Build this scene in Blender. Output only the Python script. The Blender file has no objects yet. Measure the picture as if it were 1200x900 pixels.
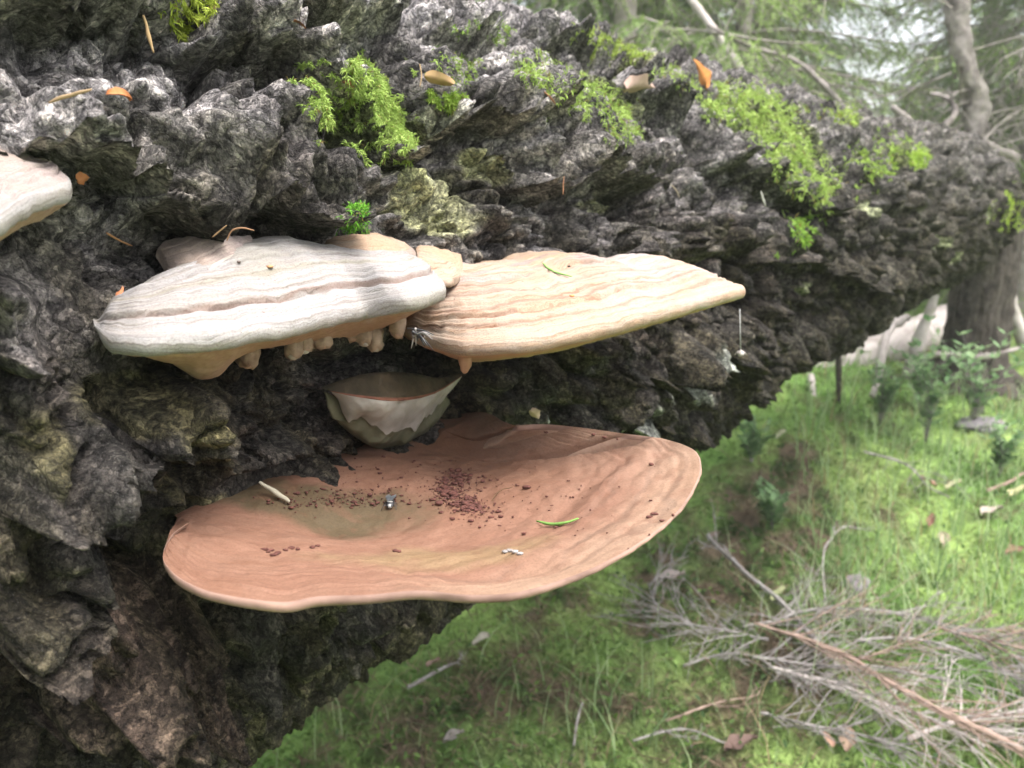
import bpy, math
import numpy as np

SC = bpy.context.scene
COL = SC.collection
rng = np.random.default_rng(7)

# ------------------------------------------------------------------ camera
F_PX = 933.0                      # focal length in pixels of the 1200 px wide frame
PITCH = math.atan((450 - 230) / F_PX)
CAM = np.array([0.0, 0.0, 0.85])
cd = bpy.data.cameras.new("camera")
cam = bpy.data.objects.new("camera", cd)
COL.objects.link(cam)
cam.location = CAM
cam.rotation_euler = (math.pi / 2 - PITCH, 0, 0)
cd.sensor_width = 36.0
cd.lens = 36.0 * F_PX / 1200.0
cd.clip_start = 0.01
cd.clip_end = 1000
cd.dof.use_dof = True
cd.dof.focus_distance = 0.53
cd.dof.aperture_fstop = 9.5
SC.camera = cam

# ------------------------------------------------------------------ sky, sun, exposure
SUN_EL, SUN_AZ = math.radians(68), math.radians(120)     # azimuth clockwise from +Y
world = bpy.data.worlds.new("World")
SC.world = world
world.use_nodes = True
wn = world.node_tree
bg = wn.nodes["Background"]
sky = wn.nodes.new("ShaderNodeTexSky")
sky.sky_type = 'NISHITA'
sky.sun_disc = False
sky.sun_elevation = SUN_EL
sky.sun_rotation = SUN_AZ
sky.air_density = 1.0
sky.dust_density = 6.0
sky.ozone_density = 0.6
hsv = wn.nodes.new("ShaderNodeHueSaturation")
hsv.inputs["Saturation"].default_value = 0.35            # cloud cover: whiter than a clear sky
wn.links.new(sky.outputs[0], hsv.inputs["Color"])
wn.links.new(hsv.outputs[0], bg.inputs["Color"])
bg.inputs["Strength"].default_value = 0.15
sd = bpy.data.lights.new("sun", 'SUN')
sd.energy = 0.55
sd.angle = math.radians(35)
sd.color = (1.0, 0.98, 0.95)
sun = bpy.data.objects.new("sun", sd)
COL.objects.link(sun)
sun.rotation_euler = (math.pi / 2 - SUN_EL, 0, math.pi - SUN_AZ)
sun.location = (0, 0, 8)
SC.view_settings.view_transform = 'Standard'
SC.view_settings.look = 'None'
SC.view_settings.exposure = 2.05
SC.view_settings.gamma = 1.0

# ------------------------------------------------------------------ numpy helpers
def ray(px, py):
    c = np.array([(px - 600) / F_PX, 1.0, -(py - 450) / F_PX])
    return np.array([c[0], c[1] * math.cos(PITCH) + c[2] * math.sin(PITCH),
                     -c[1] * math.sin(PITCH) + c[2] * math.cos(PITCH)])

def at(px, py, depth):
    """world point at ground distance `depth` (world Y) in the direction of a photo pixel"""
    o = ray(px, py)
    return CAM + o * (depth / o[1])

def at_z(px, py, z):
    o = ray(px, py)
    return CAM + o * ((z - CAM[2]) / o[2])

def project(P):
    w = P - CAM
    yy = w[..., 1] * math.cos(PITCH) - w[..., 2] * math.sin(PITCH)
    zz = w[..., 1] * math.sin(PITCH) + w[..., 2] * math.cos(PITCH)
    yy = np.where(np.abs(yy) < 1e-6, 1e-6, yy)
    return 600 + F_PX * w[..., 0] / yy, 450 - F_PX * zz / yy, yy

_perm = np.random.default_rng(11).permutation(256)
_perm = np.concatenate([_perm, _perm, _perm]).astype(np.int32)
_grad = np.array([[1,1,0],[-1,1,0],[1,-1,0],[-1,-1,0],[1,0,1],[-1,0,1],[1,0,-1],[-1,0,-1],
                  [0,1,1],[0,-1,1],[0,1,-1],[0,-1,-1],[1,1,0],[-1,1,0],[0,-1,1],[0,-1,-1]], dtype=np.float32)

def perlin(P):
    """gradient noise of points (n,3), about -1..1"""
    P = np.asarray(P, dtype=np.float32)
    sh = P.shape[:-1]
    P = P.reshape(-1, 3)
    I = np.floor(P).astype(np.int32)
    f = P - I
    I &= 255
    w = f * f * f * (f * (f * 6 - 15) + 10)
    out = np.zeros(len(P), np.float32)
    for dx in (0, 1):
        wx = w[:, 0] if dx else 1 - w[:, 0]
        a = _perm[I[:, 0] + dx]
        for dy in (0, 1):
            wy = w[:, 1] if dy else 1 - w[:, 1]
            b = _perm[a + I[:, 1] + dy]
            for dz in (0, 1):
                wz = w[:, 2] if dz else 1 - w[:, 2]
                g = _grad[_perm[b + I[:, 2] + dz] & 15]
                out += wx * wy * wz * (g[:, 0] * (f[:, 0] - dx) + g[:, 1] * (f[:, 1] - dy) + g[:, 2] * (f[:, 2] - dz))
    return out.reshape(sh) * 1.1

def fbm(P, octaves=4, gain=0.5):
    s = 0; a = 1.0; q = np.asarray(P, dtype=np.float32)
    for k in range(octaves):
        s = s + a * perlin(q + 17.3 * k)
        q = q * 2.03
        a *= gain
    return s

def sstep(a, b, x):
    t = np.clip((x - a) / (b - a), 0, 1)
    return t * t * (3 - 2 * t)

def resample(pts, n, closed=False):
    """centripetal-free Catmull-Rom resampling by chord length"""
    P = np.asarray(pts, float)
    d = np.concatenate([[0], np.cumsum(np.linalg.norm(np.diff(P, axis=0), axis=1) + 1e-9)])
    return hermite(d / d[-1], P, np.linspace(0, 1, n))

def hermite(x, P, q):
    x = np.asarray(x, float); P = np.asarray(P, float)
    if P.ndim == 1: P = P[:, None]
    m = np.zeros_like(P)
    m[1:-1] = (P[2:] - P[:-2]) / (x[2:] - x[:-2])[:, None]
    m[0] = (P[1] - P[0]) / (x[1] - x[0]); m[-1] = (P[-1] - P[-2]) / (x[-1] - x[-2])
    i = np.clip(np.searchsorted(x, q, side='right') - 1, 0, len(x) - 2)
    h = (x[i + 1] - x[i]); t = (q - x[i]) / h
    t2, t3 = t * t, t * t * t
    return ((2*t3-3*t2+1)[:, None]*P[i] + ((t3-2*t2+t)*h)[:, None]*m[i]
            + (-2*t3+3*t2)[:, None]*P[i+1] + ((t3-t2)*h)[:, None]*m[i+1])

# ------------------------------------------------------------------ object helpers
def tag(o, label=None, cat=None, group=None, kind=None):
    if label: o["label"] = label
    if cat: o["category"] = cat
    if group: o["group"] = group
    if kind: o["kind"] = kind
    return o

def link(name, me, parent=None):
    o = bpy.data.objects.new(name, me)
    COL.objects.link(o)
    if parent: o.parent = parent
    return o

def empty(name, loc, label, cat, group=None):
    o = bpy.data.objects.new(name, None)
    o.empty_display_size = 0.02
    COL.objects.link(o)
    o.location = loc
    return tag(o, label, cat, group)

def mesh(name, V, faces, mat, parent=None, smooth=True, attrs=None, origin=None):
    """faces: one (n,k) int array or a list of them; vertices in world space, `origin` is subtracted"""
    V = np.asarray(V, dtype=np.float32).reshape(-1, 3)
    if origin is not None: V = V - np.asarray(origin, dtype=np.float32)
    if not isinstance(faces, list): faces = [faces]
    faces = [np.asarray(f, dtype=np.int32) for f in faces if len(f)]
    me = bpy.data.meshes.new(name)
    loops = np.concatenate([f.ravel() for f in faces])
    tot = np.concatenate([np.full(len(f), f.shape[1], np.int32) for f in faces])
    start = np.concatenate([[0], np.cumsum(tot)[:-1]]).astype(np.int32)
    me.vertices.add(len(V)); me.vertices.foreach_set("co", V.ravel())
    me.loops.add(len(loops)); me.loops.foreach_set("vertex_index", loops)
    me.polygons.add(len(tot)); me.polygons.foreach_set("loop_start", start); me.polygons.foreach_set("loop_total", tot)
    me.polygons.foreach_set("use_smooth", np.full(len(tot), smooth, bool))
    for k, a in (attrs or {}).items():
        a = np.asarray(a, dtype=np.float32)
        if a.ndim == 2:
            at_ = me.attributes.new(k, 'FLOAT_COLOR', 'POINT')
            if a.shape[1] == 3: a = np.concatenate([a, np.ones((len(a), 1), np.float32)], 1)
            at_.data.foreach_set("color", a.ravel())
        else:
            at_ = me.attributes.new(k, 'FLOAT', 'POINT')
            at_.data.foreach_set("value", a.ravel())
    me.update(calc_edges=True)
    me.materials.append(mat)
    o = link(name, me, parent)
    if origin is not None and parent is None: o.location = origin
    return o

def grid_faces(nr, nc, flip=False, close=False, off=0):
    r = np.arange(nr - 1)[:, None]; c = np.arange(nc if close else nc - 1)[None, :]
    c2 = (c + 1) % nc
    q = np.stack([r * nc + c, r * nc + c2, (r + 1) * nc + c2, (r + 1) * nc + c], -1).reshape(-1, 4) + off
    return q[:, ::-1] if flip else q

def tube(path, radii, k=7, cap=True, rough=0.0, seed=0):
    """tapered tube along a polyline -> V, faces(list)"""
    P = np.asarray(path, float); n = len(P)
    R = np.broadcast_to(np.asarray(radii, float), (n,))
    T = np.gradient(P, axis=0); T /= np.linalg.norm(T, axis=1)[:, None] + 1e-12
    up = np.array([0, 0, 1.0]) if abs(T[0][2]) < 0.9 else np.array([1.0, 0, 0])
    N = np.cross(T, up); N /= np.linalg.norm(N, axis=1)[:, None] + 1e-12
    B = np.cross(T, N)
    a = np.linspace(0, 2 * math.pi, k, endpoint=False)
    V = P[:, None] + R[:, None, None] * (np.cos(a)[None, :, None] * N[:, None] + np.sin(a)[None, :, None] * B[:, None])
    if rough:
        C = np.repeat(P[:, None], k, 1)
        f0 = 0.35 / max(R.max(), 1e-4)
        nz = fbm(V * f0 + seed, 3)
        if k >= 16: nz = .35 * nz + .5 * np.abs(perlin(V * f0 * np.array([4, 4, 1.6]))) + .35 * fbm(V * f0 * 7, 3)
        V = C + (V - C) * (1 + rough * nz)[..., None]
    V = V.reshape(-1, 3)
    f = [grid_faces(n, k, close=True)]
    if cap:
        V = np.concatenate([V, P[:1], P[-1:]])
        i = np.arange(k)
        f.append(np.stack([np.full(k, n * k), (i + 1) % k, i], 1))
        f.append(np.stack([np.full(k, n * k + 1), (n - 1) * k + i, (n - 1) * k + (i + 1) % k], 1))
    return V, f

class Pile:
    """collects shapes into one mesh"""
    def __init__(self): self.V = []; self.F = {}; self.n = 0; self.A = []
    def add(self, V, faces, col=None):
        V = np.asarray(V, float).reshape(-1, 3)
        if not isinstance(faces, list): faces = [faces]
        for f in faces:
            f = np.asarray(f)
            if len(f): self.F.setdefault(f.shape[1], []).append(f + self.n)
        self.V.append(V); self.n += len(V)
        if col is not None: self.A.append(np.broadcast_to(np.asarray(col, float), (len(V), 3)))
    def build(self, name, mat, parent=None, origin=None, smooth=True):
        at_ = {"col": np.concatenate(self.A)} if self.A else None
        return mesh(name, np.concatenate(self.V), [np.concatenate(v) for v in self.F.values()], mat, parent, smooth, at_, origin)

def blob(center, radii, seed=0, rough=0.25, k=10, freq=1.2):
    """lumpy ellipsoid"""
    th = np.linspace(0, math.pi, k)[1:-1]; ph = np.linspace(0, 2 * math.pi, 2 * k, endpoint=False)
    D = np.stack([np.sin(th)[:, None] * np.cos(ph), np.sin(th)[:, None] * np.sin(ph), np.cos(th)[:, None] * np.ones_like(ph)], -1).reshape(-1, 3)
    D = np.concatenate([D, [[0, 0, 1], [0, 0, -1]]])
    D2 = D * (1 + rough * fbm(D * freq + seed * 7.7, 3))[:, None]
    V = D2 * np.asarray(radii) + np.asarray(center)
    nr = k - 2; nc = 2 * k
    i = np.arange(nc)
    f = [grid_faces(nr, nc, close=True, flip=True),
         np.stack([np.full(nc, nr * nc), i, (i + 1) % nc], 1),
         np.stack([np.full(nc, nr * nc + 1), (nr - 1) * nc + (i + 1) % nc, (nr - 1) * nc + i], 1)]
    return V, f

# ------------------------------------------------------------------ materials
class M:
    def __init__(self, name, rough=0.9, spec=0.25):
        self.m = bpy.data.materials.new(name); self.m.use_nodes = True
        self.t = self.m.node_tree; self.b = self.t.nodes["Principled BSDF"]
        self.b.inputs["Roughness"].default_value = rough
        self.b.inputs["Specular IOR Level"].default_value = spec
    def n(self, kind, **kw):
        x = self.t.nodes.new(kind)
        for k, v in kw.items(): setattr(x, k, v)
        return x
    def l(self, a, b): self.t.links.new(a, b)
    def coord(self): return self.n("ShaderNodeTexCoord").outputs["Object"]
    def attr(self, name, out="Fac"): return self.n("ShaderNodeAttribute", attribute_name=name).outputs[out]
    def noise(self, vec, scale, detail=4, rough=0.6, dist=0.0):
        x = self.n("ShaderNodeTexNoise")
        x.inputs["Scale"].default_value = scale; x.inputs["Detail"].default_value = detail
        x.inputs["Roughness"].default_value = rough; x.inputs["Distortion"].default_value = dist
        if vec is not None: self.l(vec, x.inputs["Vector"])
        return x.outputs["Fac"]
    def ramp(self, fac, stops, interp='LINEAR'):
        x = self.n("ShaderNodeValToRGB"); r = x.color_ramp; r.interpolation = interp
        while len(r.elements) < len(stops): r.elements.new(0.5)
        for e, (p, c) in zip(r.elements, stops):
            e.position = p; e.color = (*c, 1) if len(c) == 3 else c
        self.l(fac, x.inputs["Fac"]); return x.outputs["Color"]
    def math(self, op, a, b=None, clamp=False):
        x = self.n("ShaderNodeMath", operation=op, use_clamp=clamp)
        for i, v in enumerate((a, b)):
            if v is None: continue
            if isinstance(v, (int, float)): x.inputs[i].default_value = v
            else: self.l(v, x.inputs[i])
        return x.outputs[0]
    def mix(self, fac, a, b, blend='MIX'):
        x = self.n("ShaderNodeMix", data_type='RGBA', blend_type=blend)
        for s, v in ((x.inputs[0], fac), (x.inputs[6], a), (x.inputs[7], b)):
            if isinstance(v, (int, float)): s.default_value = v
            elif isinstance(v, tuple): s.default_value = (*v, 1)
            else: self.l(v, s)
        return x.outputs[2]
    def comb(self, x, y, z):
        c = self.n("ShaderNodeCombineXYZ")
        for i, v in enumerate((x, y, z)):
            if isinstance(v, (int, float)): c.inputs[i].default_value = v
            else: self.l(v, c.inputs[i])
        return c.outputs[0]
    def color(self, c):
        if isinstance(c, tuple): self.b.inputs["Base Color"].default_value = (*c, 1)
        else: self.l(c, self.b.inputs["Base Color"])
    def bump(self, h, strength=0.4, dist=0.002):
        x = self.n("ShaderNodeBump"); x.inputs["Strength"].default_value = strength; x.inputs["Distance"].default_value = dist
        self.l(h, x.inputs["Height"]); self.l(x.outputs[0], self.b.inputs["Normal"])

def simple(name, c1, c2, scale=60, rough=0.85, bump=0.3, dist=0.001, spec=0.25):
    m = M(name, rough, spec); v = m.coord()
    n = m.noise(v, scale, 5)
    m.color(m.ramp(n, [(0.3, c1), (0.7, c2)]))
    if bump: m.bump(m.noise(v, scale * 2.5, 4), bump, dist)
    return m.m

def attr_mat(name, rough=0.8, trans=0.0, spec=0.2):
    """colour from the mesh's own `col` attribute with a little grain"""
    m = M(name, rough, spec)
    g = m.noise(m.coord(), 90, 3)
    m.color(m.mix(0.35, m.attr("col", "Color"), m.ramp(g, [(0.3, (0.45, 0.45, 0.45)), (0.7, (1, 1, 1))]), 'MULTIPLY'))
    if trans:
        m.b.inputs["Subsurface Weight"].default_value = 0.0
        tr = m.n("ShaderNodeBsdfTranslucent"); m.l(m.attr("col", "Color"), tr.inputs["Color"])
        mx = m.n("ShaderNodeMixShader"); mx.inputs[0].default_value = trans
        out = m.t.nodes["Material Output"]
        m.l(m.b.outputs[0], mx.inputs[1]); m.l(tr.outputs[0], mx.inputs[2]); m.l(mx.outputs[0], out.inputs[0])
    return m.m

def bark_mat():
    m = M("old_bark", 0.92, 0.2); v = m.coord()
    base = m.attr("col", "Color")
    n1 = m.noise(v, 45, 9, 0.78)
    n2 = m.noise(v, 260, 6, 0.8)
    n3 = m.noise(v, 620, 4, 0.75)
    c = m.mix(1.0, base, m.ramp(n1, [(0.36, (0.42, 0.42, 0.43)), (0.5, (1.1, 1.1, 1.1)), (0.62, (1.8, 1.76, 1.72))]), 'MULTIPLY')
    c = m.mix(1.0, c, m.ramp(n2, [(0.38, (0.25, 0.245, 0.25)), (0.46, (0.95, 0.95, 0.95)), (0.54, (1.15, 1.15, 1.15)), (0.60, (1.7, 1.66, 1.62))]), 'MULTIPLY')
    n4 = m.noise(v, 95, 6, 0.8)
    c = m.mix(m.ramp(n4, [(0.56, (0, 0, 0)), (0.60, (0.8, 0.8, 0.8))]), c, m.mix(1.0, base, (0.32, 0.32, 0.33), 'MULTIPLY'))
    wv = m.n("ShaderNodeVectorMath", operation='ADD'); m.l(v, wv.inputs[0])
    wn_ = m.n("ShaderNodeTexNoise"); wn_.inputs["Scale"].default_value = 70; wn_.inputs["Detail"].default_value = 4; m.l(v, wn_.inputs["Vector"])
    ws = m.n("ShaderNodeVectorMath", operation='SCALE'); ws.inputs["Scale"].default_value = .022; m.l(wn_.outputs["Color"], ws.inputs[0]); m.l(ws.outputs[0], wv.inputs[1])
    def cells(scale):
        e = m.n("ShaderNodeTexVoronoi", feature='DISTANCE_TO_EDGE'); e.inputs["Scale"].default_value = scale; m.l(wv.outputs[0], e.inputs["Vector"])
        f = m.n("ShaderNodeTexVoronoi", feature='F1'); f.inputs["Scale"].default_value = scale; m.l(wv.outputs[0], f.inputs["Vector"])
        sp = m.n("ShaderNodeSeparateColor"); m.l(f.outputs["Color"], sp.inputs[0])
        return e.outputs["Distance"], sp.outputs[0]
    e1, r1 = cells(75); e2, r2 = cells(210)
    c = m.mix(.55, c, m.ramp(e1, [(0.0, (0.10, 0.10, 0.10)), (0.045, (0.45, 0.45, 0.45)), (0.11, (1.05, 1.05, 1.05))]), 'MULTIPLY')
    c = m.mix(.5, c, m.ramp(e2, [(0.0, (0.25, 0.25, 0.25)), (0.10, (1.08, 1.08, 1.08))]), 'MULTIPLY')
    c = m.mix(.9, c, m.ramp(r1, [(0.0, (0.62, 0.61, 0.6)), (1.0, (1.5, 1.48, 1.45))]), 'MULTIPLY')
    c = m.mix(.9, c, m.ramp(r2, [(0.0, (0.55, 0.55, 0.56)), (0.7, (1.15, 1.14, 1.12)), (1.0, (1.9, 1.88, 1.82))]), 'MULTIPLY')
    # crustose lichen flecks
    fl = m.math('MULTIPLY', m.ramp(n3, [(0.60, (0, 0, 0)), (0.66, (1, 1, 1))]), m.attr("fleck"), True)
    c = m.mix(fl, c, (0.42, 0.40, 0.37))
    m.color(c)
    h = m.math('ADD', m.math('MULTIPLY', m.math('ADD', n1, m.math('MULTIPLY', n4, -0.8)), 0.9), m.math('ADD', m.math('MULTIPLY', n2, 0.7), m.math('MULTIPLY', n3, 0.25)))
    h = m.math('ADD', h, m.math('ADD', m.math('MULTIPLY', m.ramp(e1, [(0, (0, 0, 0)), (.16, (1, 1, 1))]), .30), m.math('MULTIPLY', m.ramp(e2, [(0, (0, 0, 0)), (.2, (1, 1, 1))]), .18)))
    m.bump(h, 1.0, 0.005)
    return m.m

def cap_mat(name, pal, freq=26, warp=0.10, patch=None, streak=0.6, zbump=0.6):
    """zoned bracket: concentric bands by the `rad` attribute (0 at the log, 1 at the margin)"""
    m = M(name, 0.75, 0.25); v = m.coord()
    rad = m.attr("rad"); ang = m.attr("ang")
    w = m.noise(v, 28, 4)
    rr = m.math('ADD', rad, m.math('MULTIPLY', m.math('SUBTRACT', w, 0.5), warp))
    z = m.noise(m.comb(m.math('MULTIPLY', rr, freq), m.math('MULTIPLY', ang, 1.3), 0.0), 1.0, 5, 0.65)
    zf = m.noise(m.comb(m.math('MULTIPLY', rr, freq * 4), m.math('MULTIPLY', ang, 2.4), 3.0), 1.0, 4, 0.6)
    c = m.ramp(z, pal)
    c = m.mix(streak, c, m.ramp(zf, [(0.34, (0.52, 0.46, 0.43)), (0.52, (1, 1, 1)), (0.7, (1.08, 1.05, 1.02))]), 'MULTIPLY')
    blot = m.noise(v, 16, 4)
    c = m.mix(m.ramp(blot, [(0.50, (0, 0, 0)), (0.66, (0.75, 0.75, 0.75))]), c, patch[0] if patch else pal[1][1])
    big = m.noise(v, 9, 3)
    if patch: c = m.mix(m.ramp(big, [(0.53, (0, 0, 0)), (0.62, (0.6, 0.6, 0.6))]), c, patch[1])
    pit = m.noise(v, 800, 3, 0.8)
    c = m.mix(0.6, c, m.ramp(pit, [(0.36, (0.62, 0.58, 0.55)), (0.50, (1, 1, 1)), (0.64, (1.12, 1.12, 1.1))]), 'MULTIPLY')
    sp = m.noise(v, 330, 2)
    c = m.mix(m.ramp(sp, [(0.70, (0, 0, 0)), (0.74, (0.75, 0.75, 0.75))]), c, (0.12, 0.07, 0.05))
    c = m.mix(1.0, c, m.attr("tint", "Color"), 'MULTIPLY')
    m.color(c)
    m.bump(m.math('ADD', m.math('ADD', m.math('MULTIPLY', zf, min(.5, zbump)), m.math('MULTIPLY', m.noise(v, 420, 4), 0.35)), m.math('MULTIPLY', z, zbump)), 0.55, 0.0022)
    return m.m

MAT_BARK = bark_mat()
MAT_MOSS = attr_mat("moss_green", 0.75, 0.25)
MAT_LEAFY = attr_mat("leaf_green", 0.6, 0.45, 0.35)
MAT_LITTER = attr_mat("dry_litter", 0.85, 0.0)
MAT_CREAM = cap_mat("cream_cap", [(0.34, (0.165, 0.144, 0.131)), (0.42, (0.256, 0.235, 0.218)), (0.55, (0.276, 0.264, 0.261)), (0.70, (0.192, 0.173, 0.157))],
                    patch=((0.276, 0.268, 0.276), (0.230, 0.215, 0.182)))
MAT_PEACH = cap_mat("peach_cap", [(0.34, (0.231, 0.130, 0.087)), (0.42, (0.319, 0.220, 0.154)), (0.55, (0.331, 0.262, 0.208)), (0.70, (0.275, 0.162, 0.101))],
                    patch=((0.331, 0.278, 0.234), (0.319, 0.209, 0.126)))
MAT_TERRA = cap_mat("terracotta_cap", [(0.28, (0.148, 0.076, 0.048)), (0.42, (0.182, 0.094, 0.062)), (0.56, (0.191, 0.103, 0.069)), (0.72, (0.168, 0.084, 0.052))],
                    freq=12, warp=0.08, patch=((0.182, 0.094, 0.062), (0.173, 0.086, 0.054)), streak=0.12, zbump=0.06)
MAT_MAUVE = cap_mat("mauve_cap", [(0.30, (0.218, 0.154, 0.128)), (0.45, (0.294, 0.243, 0.230)), (0.6, (0.275, 0.230, 0.211)), (0.72, (0.243, 0.172, 0.128))],
                    patch=((0.288, 0.250, 0.243), (0.256, 0.198, 0.154)))
MAT_PORE = simple("pore_layer", (0.272, 0.177, 0.130), (0.354, 0.245, 0.184), 300, 0.9, 0.3, 0.0005)
MAT_PORE_P = simple("pore_layer_peach", (0.340, 0.204, 0.133), (0.408, 0.258, 0.177), 120, 0.85, 0.3, 0.0006)
MAT_KNOB = simple("young_knob", (0.12, 0.075, 0.05), (0.40, 0.31, 0.24), 75, 0.8, 0.4)
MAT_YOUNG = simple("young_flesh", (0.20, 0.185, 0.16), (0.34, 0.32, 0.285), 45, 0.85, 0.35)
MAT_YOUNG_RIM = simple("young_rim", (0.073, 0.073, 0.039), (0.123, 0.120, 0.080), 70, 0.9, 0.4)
MAT_YOUNG_TOP = simple("young_top", (0.028, 0.024, 0.015), (0.085, 0.062, 0.040), 60, 0.9, 0.8, 0.003)  # cap and rim colours darkened to stand in for the hollow's shade
MAT_RUST = simple("rust_line", (0.144, 0.059, 0.039), (0.223, 0.098, 0.066), 90, 0.9, 0.3)
MAT_MARGIN = simple("pale_margin", (0.290, 0.251, 0.212), (0.352, 0.324, 0.290), 40, 0.8, 0.35, 0.001)
MAT_MARGIN_P = simple("peach_margin", (0.279, 0.190, 0.134), (0.335, 0.257, 0.196), 30, 0.8, 0.35, 0.001)
MAT_MARGIN_T = simple("terracotta_margin", (0.13, 0.080, 0.063), (0.31, 0.20, 0.155), 22, 0.85, 0.5, 0.001)
MAT_FRASS = simple("frass", (0.05, 0.02, 0.017), (0.14, 0.058, 0.045), 400, 0.95, 0.3)
MAT_TWIG = simple("dead_twig", (0.141, 0.119, 0.110), (0.352, 0.332, 0.320), 45, 0.9, 0.5)
MAT_TWIG_RED = simple("dead_twig_reddish", (0.17, 0.115, 0.09), (0.37, 0.27, 0.225), 40, 0.9, 0.5)
MAT_GREY_WOOD = simple("grey_deadwood", (0.08, 0.068, 0.06), (0.36, 0.32, 0.30), 14, 0.95, 0.6, 0.006)
MAT_DARK_WOOD = simple("dark_stump_bark", (0.025, 0.02, 0.017), (0.10, 0.085, 0.072), 22, 0.95, 0.8, 0.01)
MAT_PALE_WOOD = simple("pale_deadwood", (0.30, 0.26, 0.24), (0.52, 0.47, 0.45), 14, 0.9, 0.4, 0.003)
MAT_SPRUCE_BARK = simple("spruce_bark", (0.17, 0.15, 0.135), (0.40, 0.36, 0.33), 14, 0.95, 0.8, 0.012)
MAT_STONE = simple("grey_stone", (0.13, 0.115, 0.125), (0.24, 0.22, 0.23), 25, 0.9, 0.5, 0.004)
MAT_BLACK = simple("insect_black", (0.012, 0.012, 0.013), (0.05, 0.05, 0.055), 300, 0.4, 0.2, 0.0003, 0.5)
MAT_GREY_INSECT = simple("insect_grey", (0.25, 0.25, 0.24), (0.55, 0.54, 0.50), 900, 0.6, 0.1)
MAT_WING = simple("insect_wing", (0.04, 0.045, 0.05), (0.14, 0.15, 0.16), 200, 0.3, 0.0, 0.001, 0.6)
MAT_SILK = simple("silk", (0.6, 0.6, 0.6), (0.75, 0.75, 0.75), 50, 0.4, 0.0)

# ------------------------------------------------------------------ ground
def ground_z(x, y):
    x = np.asarray(x, float); y = np.asarray(y, float)
    yy = np.clip(y - 1.4, 0, 9)
    z = -.40 + 0.205 * np.minimum(yy, 2.2) + 0.10 * np.clip(yy - 2.2, 0, 9)
    P = np.stack([x, y, np.zeros_like(x)], -1)
    fade = np.exp(-((x - .7) ** 2 + (y - 2) ** 2) / 160.0)
    z = z + 0.055 * fbm(P * 1.3 + 3.1, 3) * fade + 0.018 * fbm(P * 6.0 + 9.1, 3) * fade
    z = z + 0.10 * np.exp(-(((x - 0.95) / 0.40) ** 2 + ((y - 3.05) / 0.45) ** 2))        # mossy mound under the log
    return z

def ground_hit(px, py, lift=0.0):
    o = ray(px, py); s = np.linspace(0.3, 14, 4000)
    P = CAM + o * s[:, None]
    b = P[:, 2] - lift < ground_z(P[:, 0], P[:, 1])
    i = int(np.argmax(b)) if b.any() else len(s) - 1
    return P[i]

def ground_colour(x, y):
    P = np.stack([x, y, np.zeros_like(x)], -1)
    a = fbm(P * 1.7 + 1.7, 4); b = fbm(P * 6.3 + 5.2, 3)
    px, py, _ = project(np.stack([x, y, ground_z(x, y)], -1))
    green = np.array([0.16, 0.28, 0.075]); lime = np.array([0.30, 0.42, 0.13]); dark = np.array([0.055, 0.085, 0.03]); brown = np.array([0.15, 0.115, 0.08])
    t = sstep(-0.5, 0.5, a)[:, None]
    c = green * (1 - t) + lime * t
    # heath and litter patches: between the moss mound and the twig heap, and in the foreground
    def el(cx, cy, rx, ry): return np.exp(-(((px - cx) / rx) ** 2 + ((py - cy) / ry) ** 2))
    m = 1.0 * el(930, 585, 90, 60) + 0.8 * el(840, 680, 90, 80) + 0.95 * el(620, 830, 200, 65) + .7 * el(900, 800, 120, 90) + .5 * el(620, 730, 60, 50)
    m = np.clip(m * (1.0 + 0.9 * b) + 0.55 * sstep(0.15, 0.5, b), 0, 1)[:, None]
    k = sstep(-.3, .3, perlin(P * 11 + 3))[:, None]
    c = c * (1 - m) + (dark * k + brown * (1 - k)) * m
    return c, m[:, 0]

def build_ground():
    n = 440
    q = np.linspace(-1, 1, n); k = 6.6
    xs = 0.80 + 0.30 * np.sinh(k * q); ys = 2.4 + 0.30 * np.sinh(k * q)
    X, Y = np.meshgrid(xs, ys); x, y = X.ravel(), Y.ravel()
    z = ground_z(x, y) - 0.004
    near = np.exp(-((x - .7) ** 2 + (y - 2) ** 2) / 20.0)
    z += near * 0.016 * perlin(np.stack([x, y, 0 * x], -1) * 26)
    c, _ = ground_colour(x, y)
    m = M("moss_ground", 0.95, 0.1); v = m.coord()
    a = m.noise(v, 42, 6, 0.7); b = m.noise(v, 9, 4)
    col = m.mix(1.0, m.attr("col", "Color"), m.ramp(a, [(0.3, (0.35, 0.35, 0.3)), (0.55, (1, 1, 1)), (0.75, (1.3, 1.25, 1.1))]), 'MULTIPLY')
    col = m.mix(m.ramp(b, [(0.55, (0, 0, 0)), (0.72, (0.5, 0.5, 0.5))]), col, (0.10, 0.075, 0.045))
    m.color(col); m.bump(a, 0.9, 0.02)
    o = mesh("ground", np.stack([x, y, z], -1), grid_faces(n, n), m.m, attrs={"col": c})
    tag(o, "mossy forest floor rising gently away from the log", None, None, "structure")
build_ground()

# ------------------------------------------------------------------ the log: analytic axis, radius and relief
LOGV = (-.7058248, .67942702, .82168133, .03037642, .47710716, -.1016309, .06456487, .01126998)
T_END = 3.12

def log_axis(t):
    ax, az, dx, dz, r0, k, b, bz = LOGV
    s = np.asarray(t, float) - .6
    return np.stack([ax + dx * s + b * s * s, np.asarray(t, float), az + dz * s + bz * s * s], -1), r0 + k * s

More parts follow.
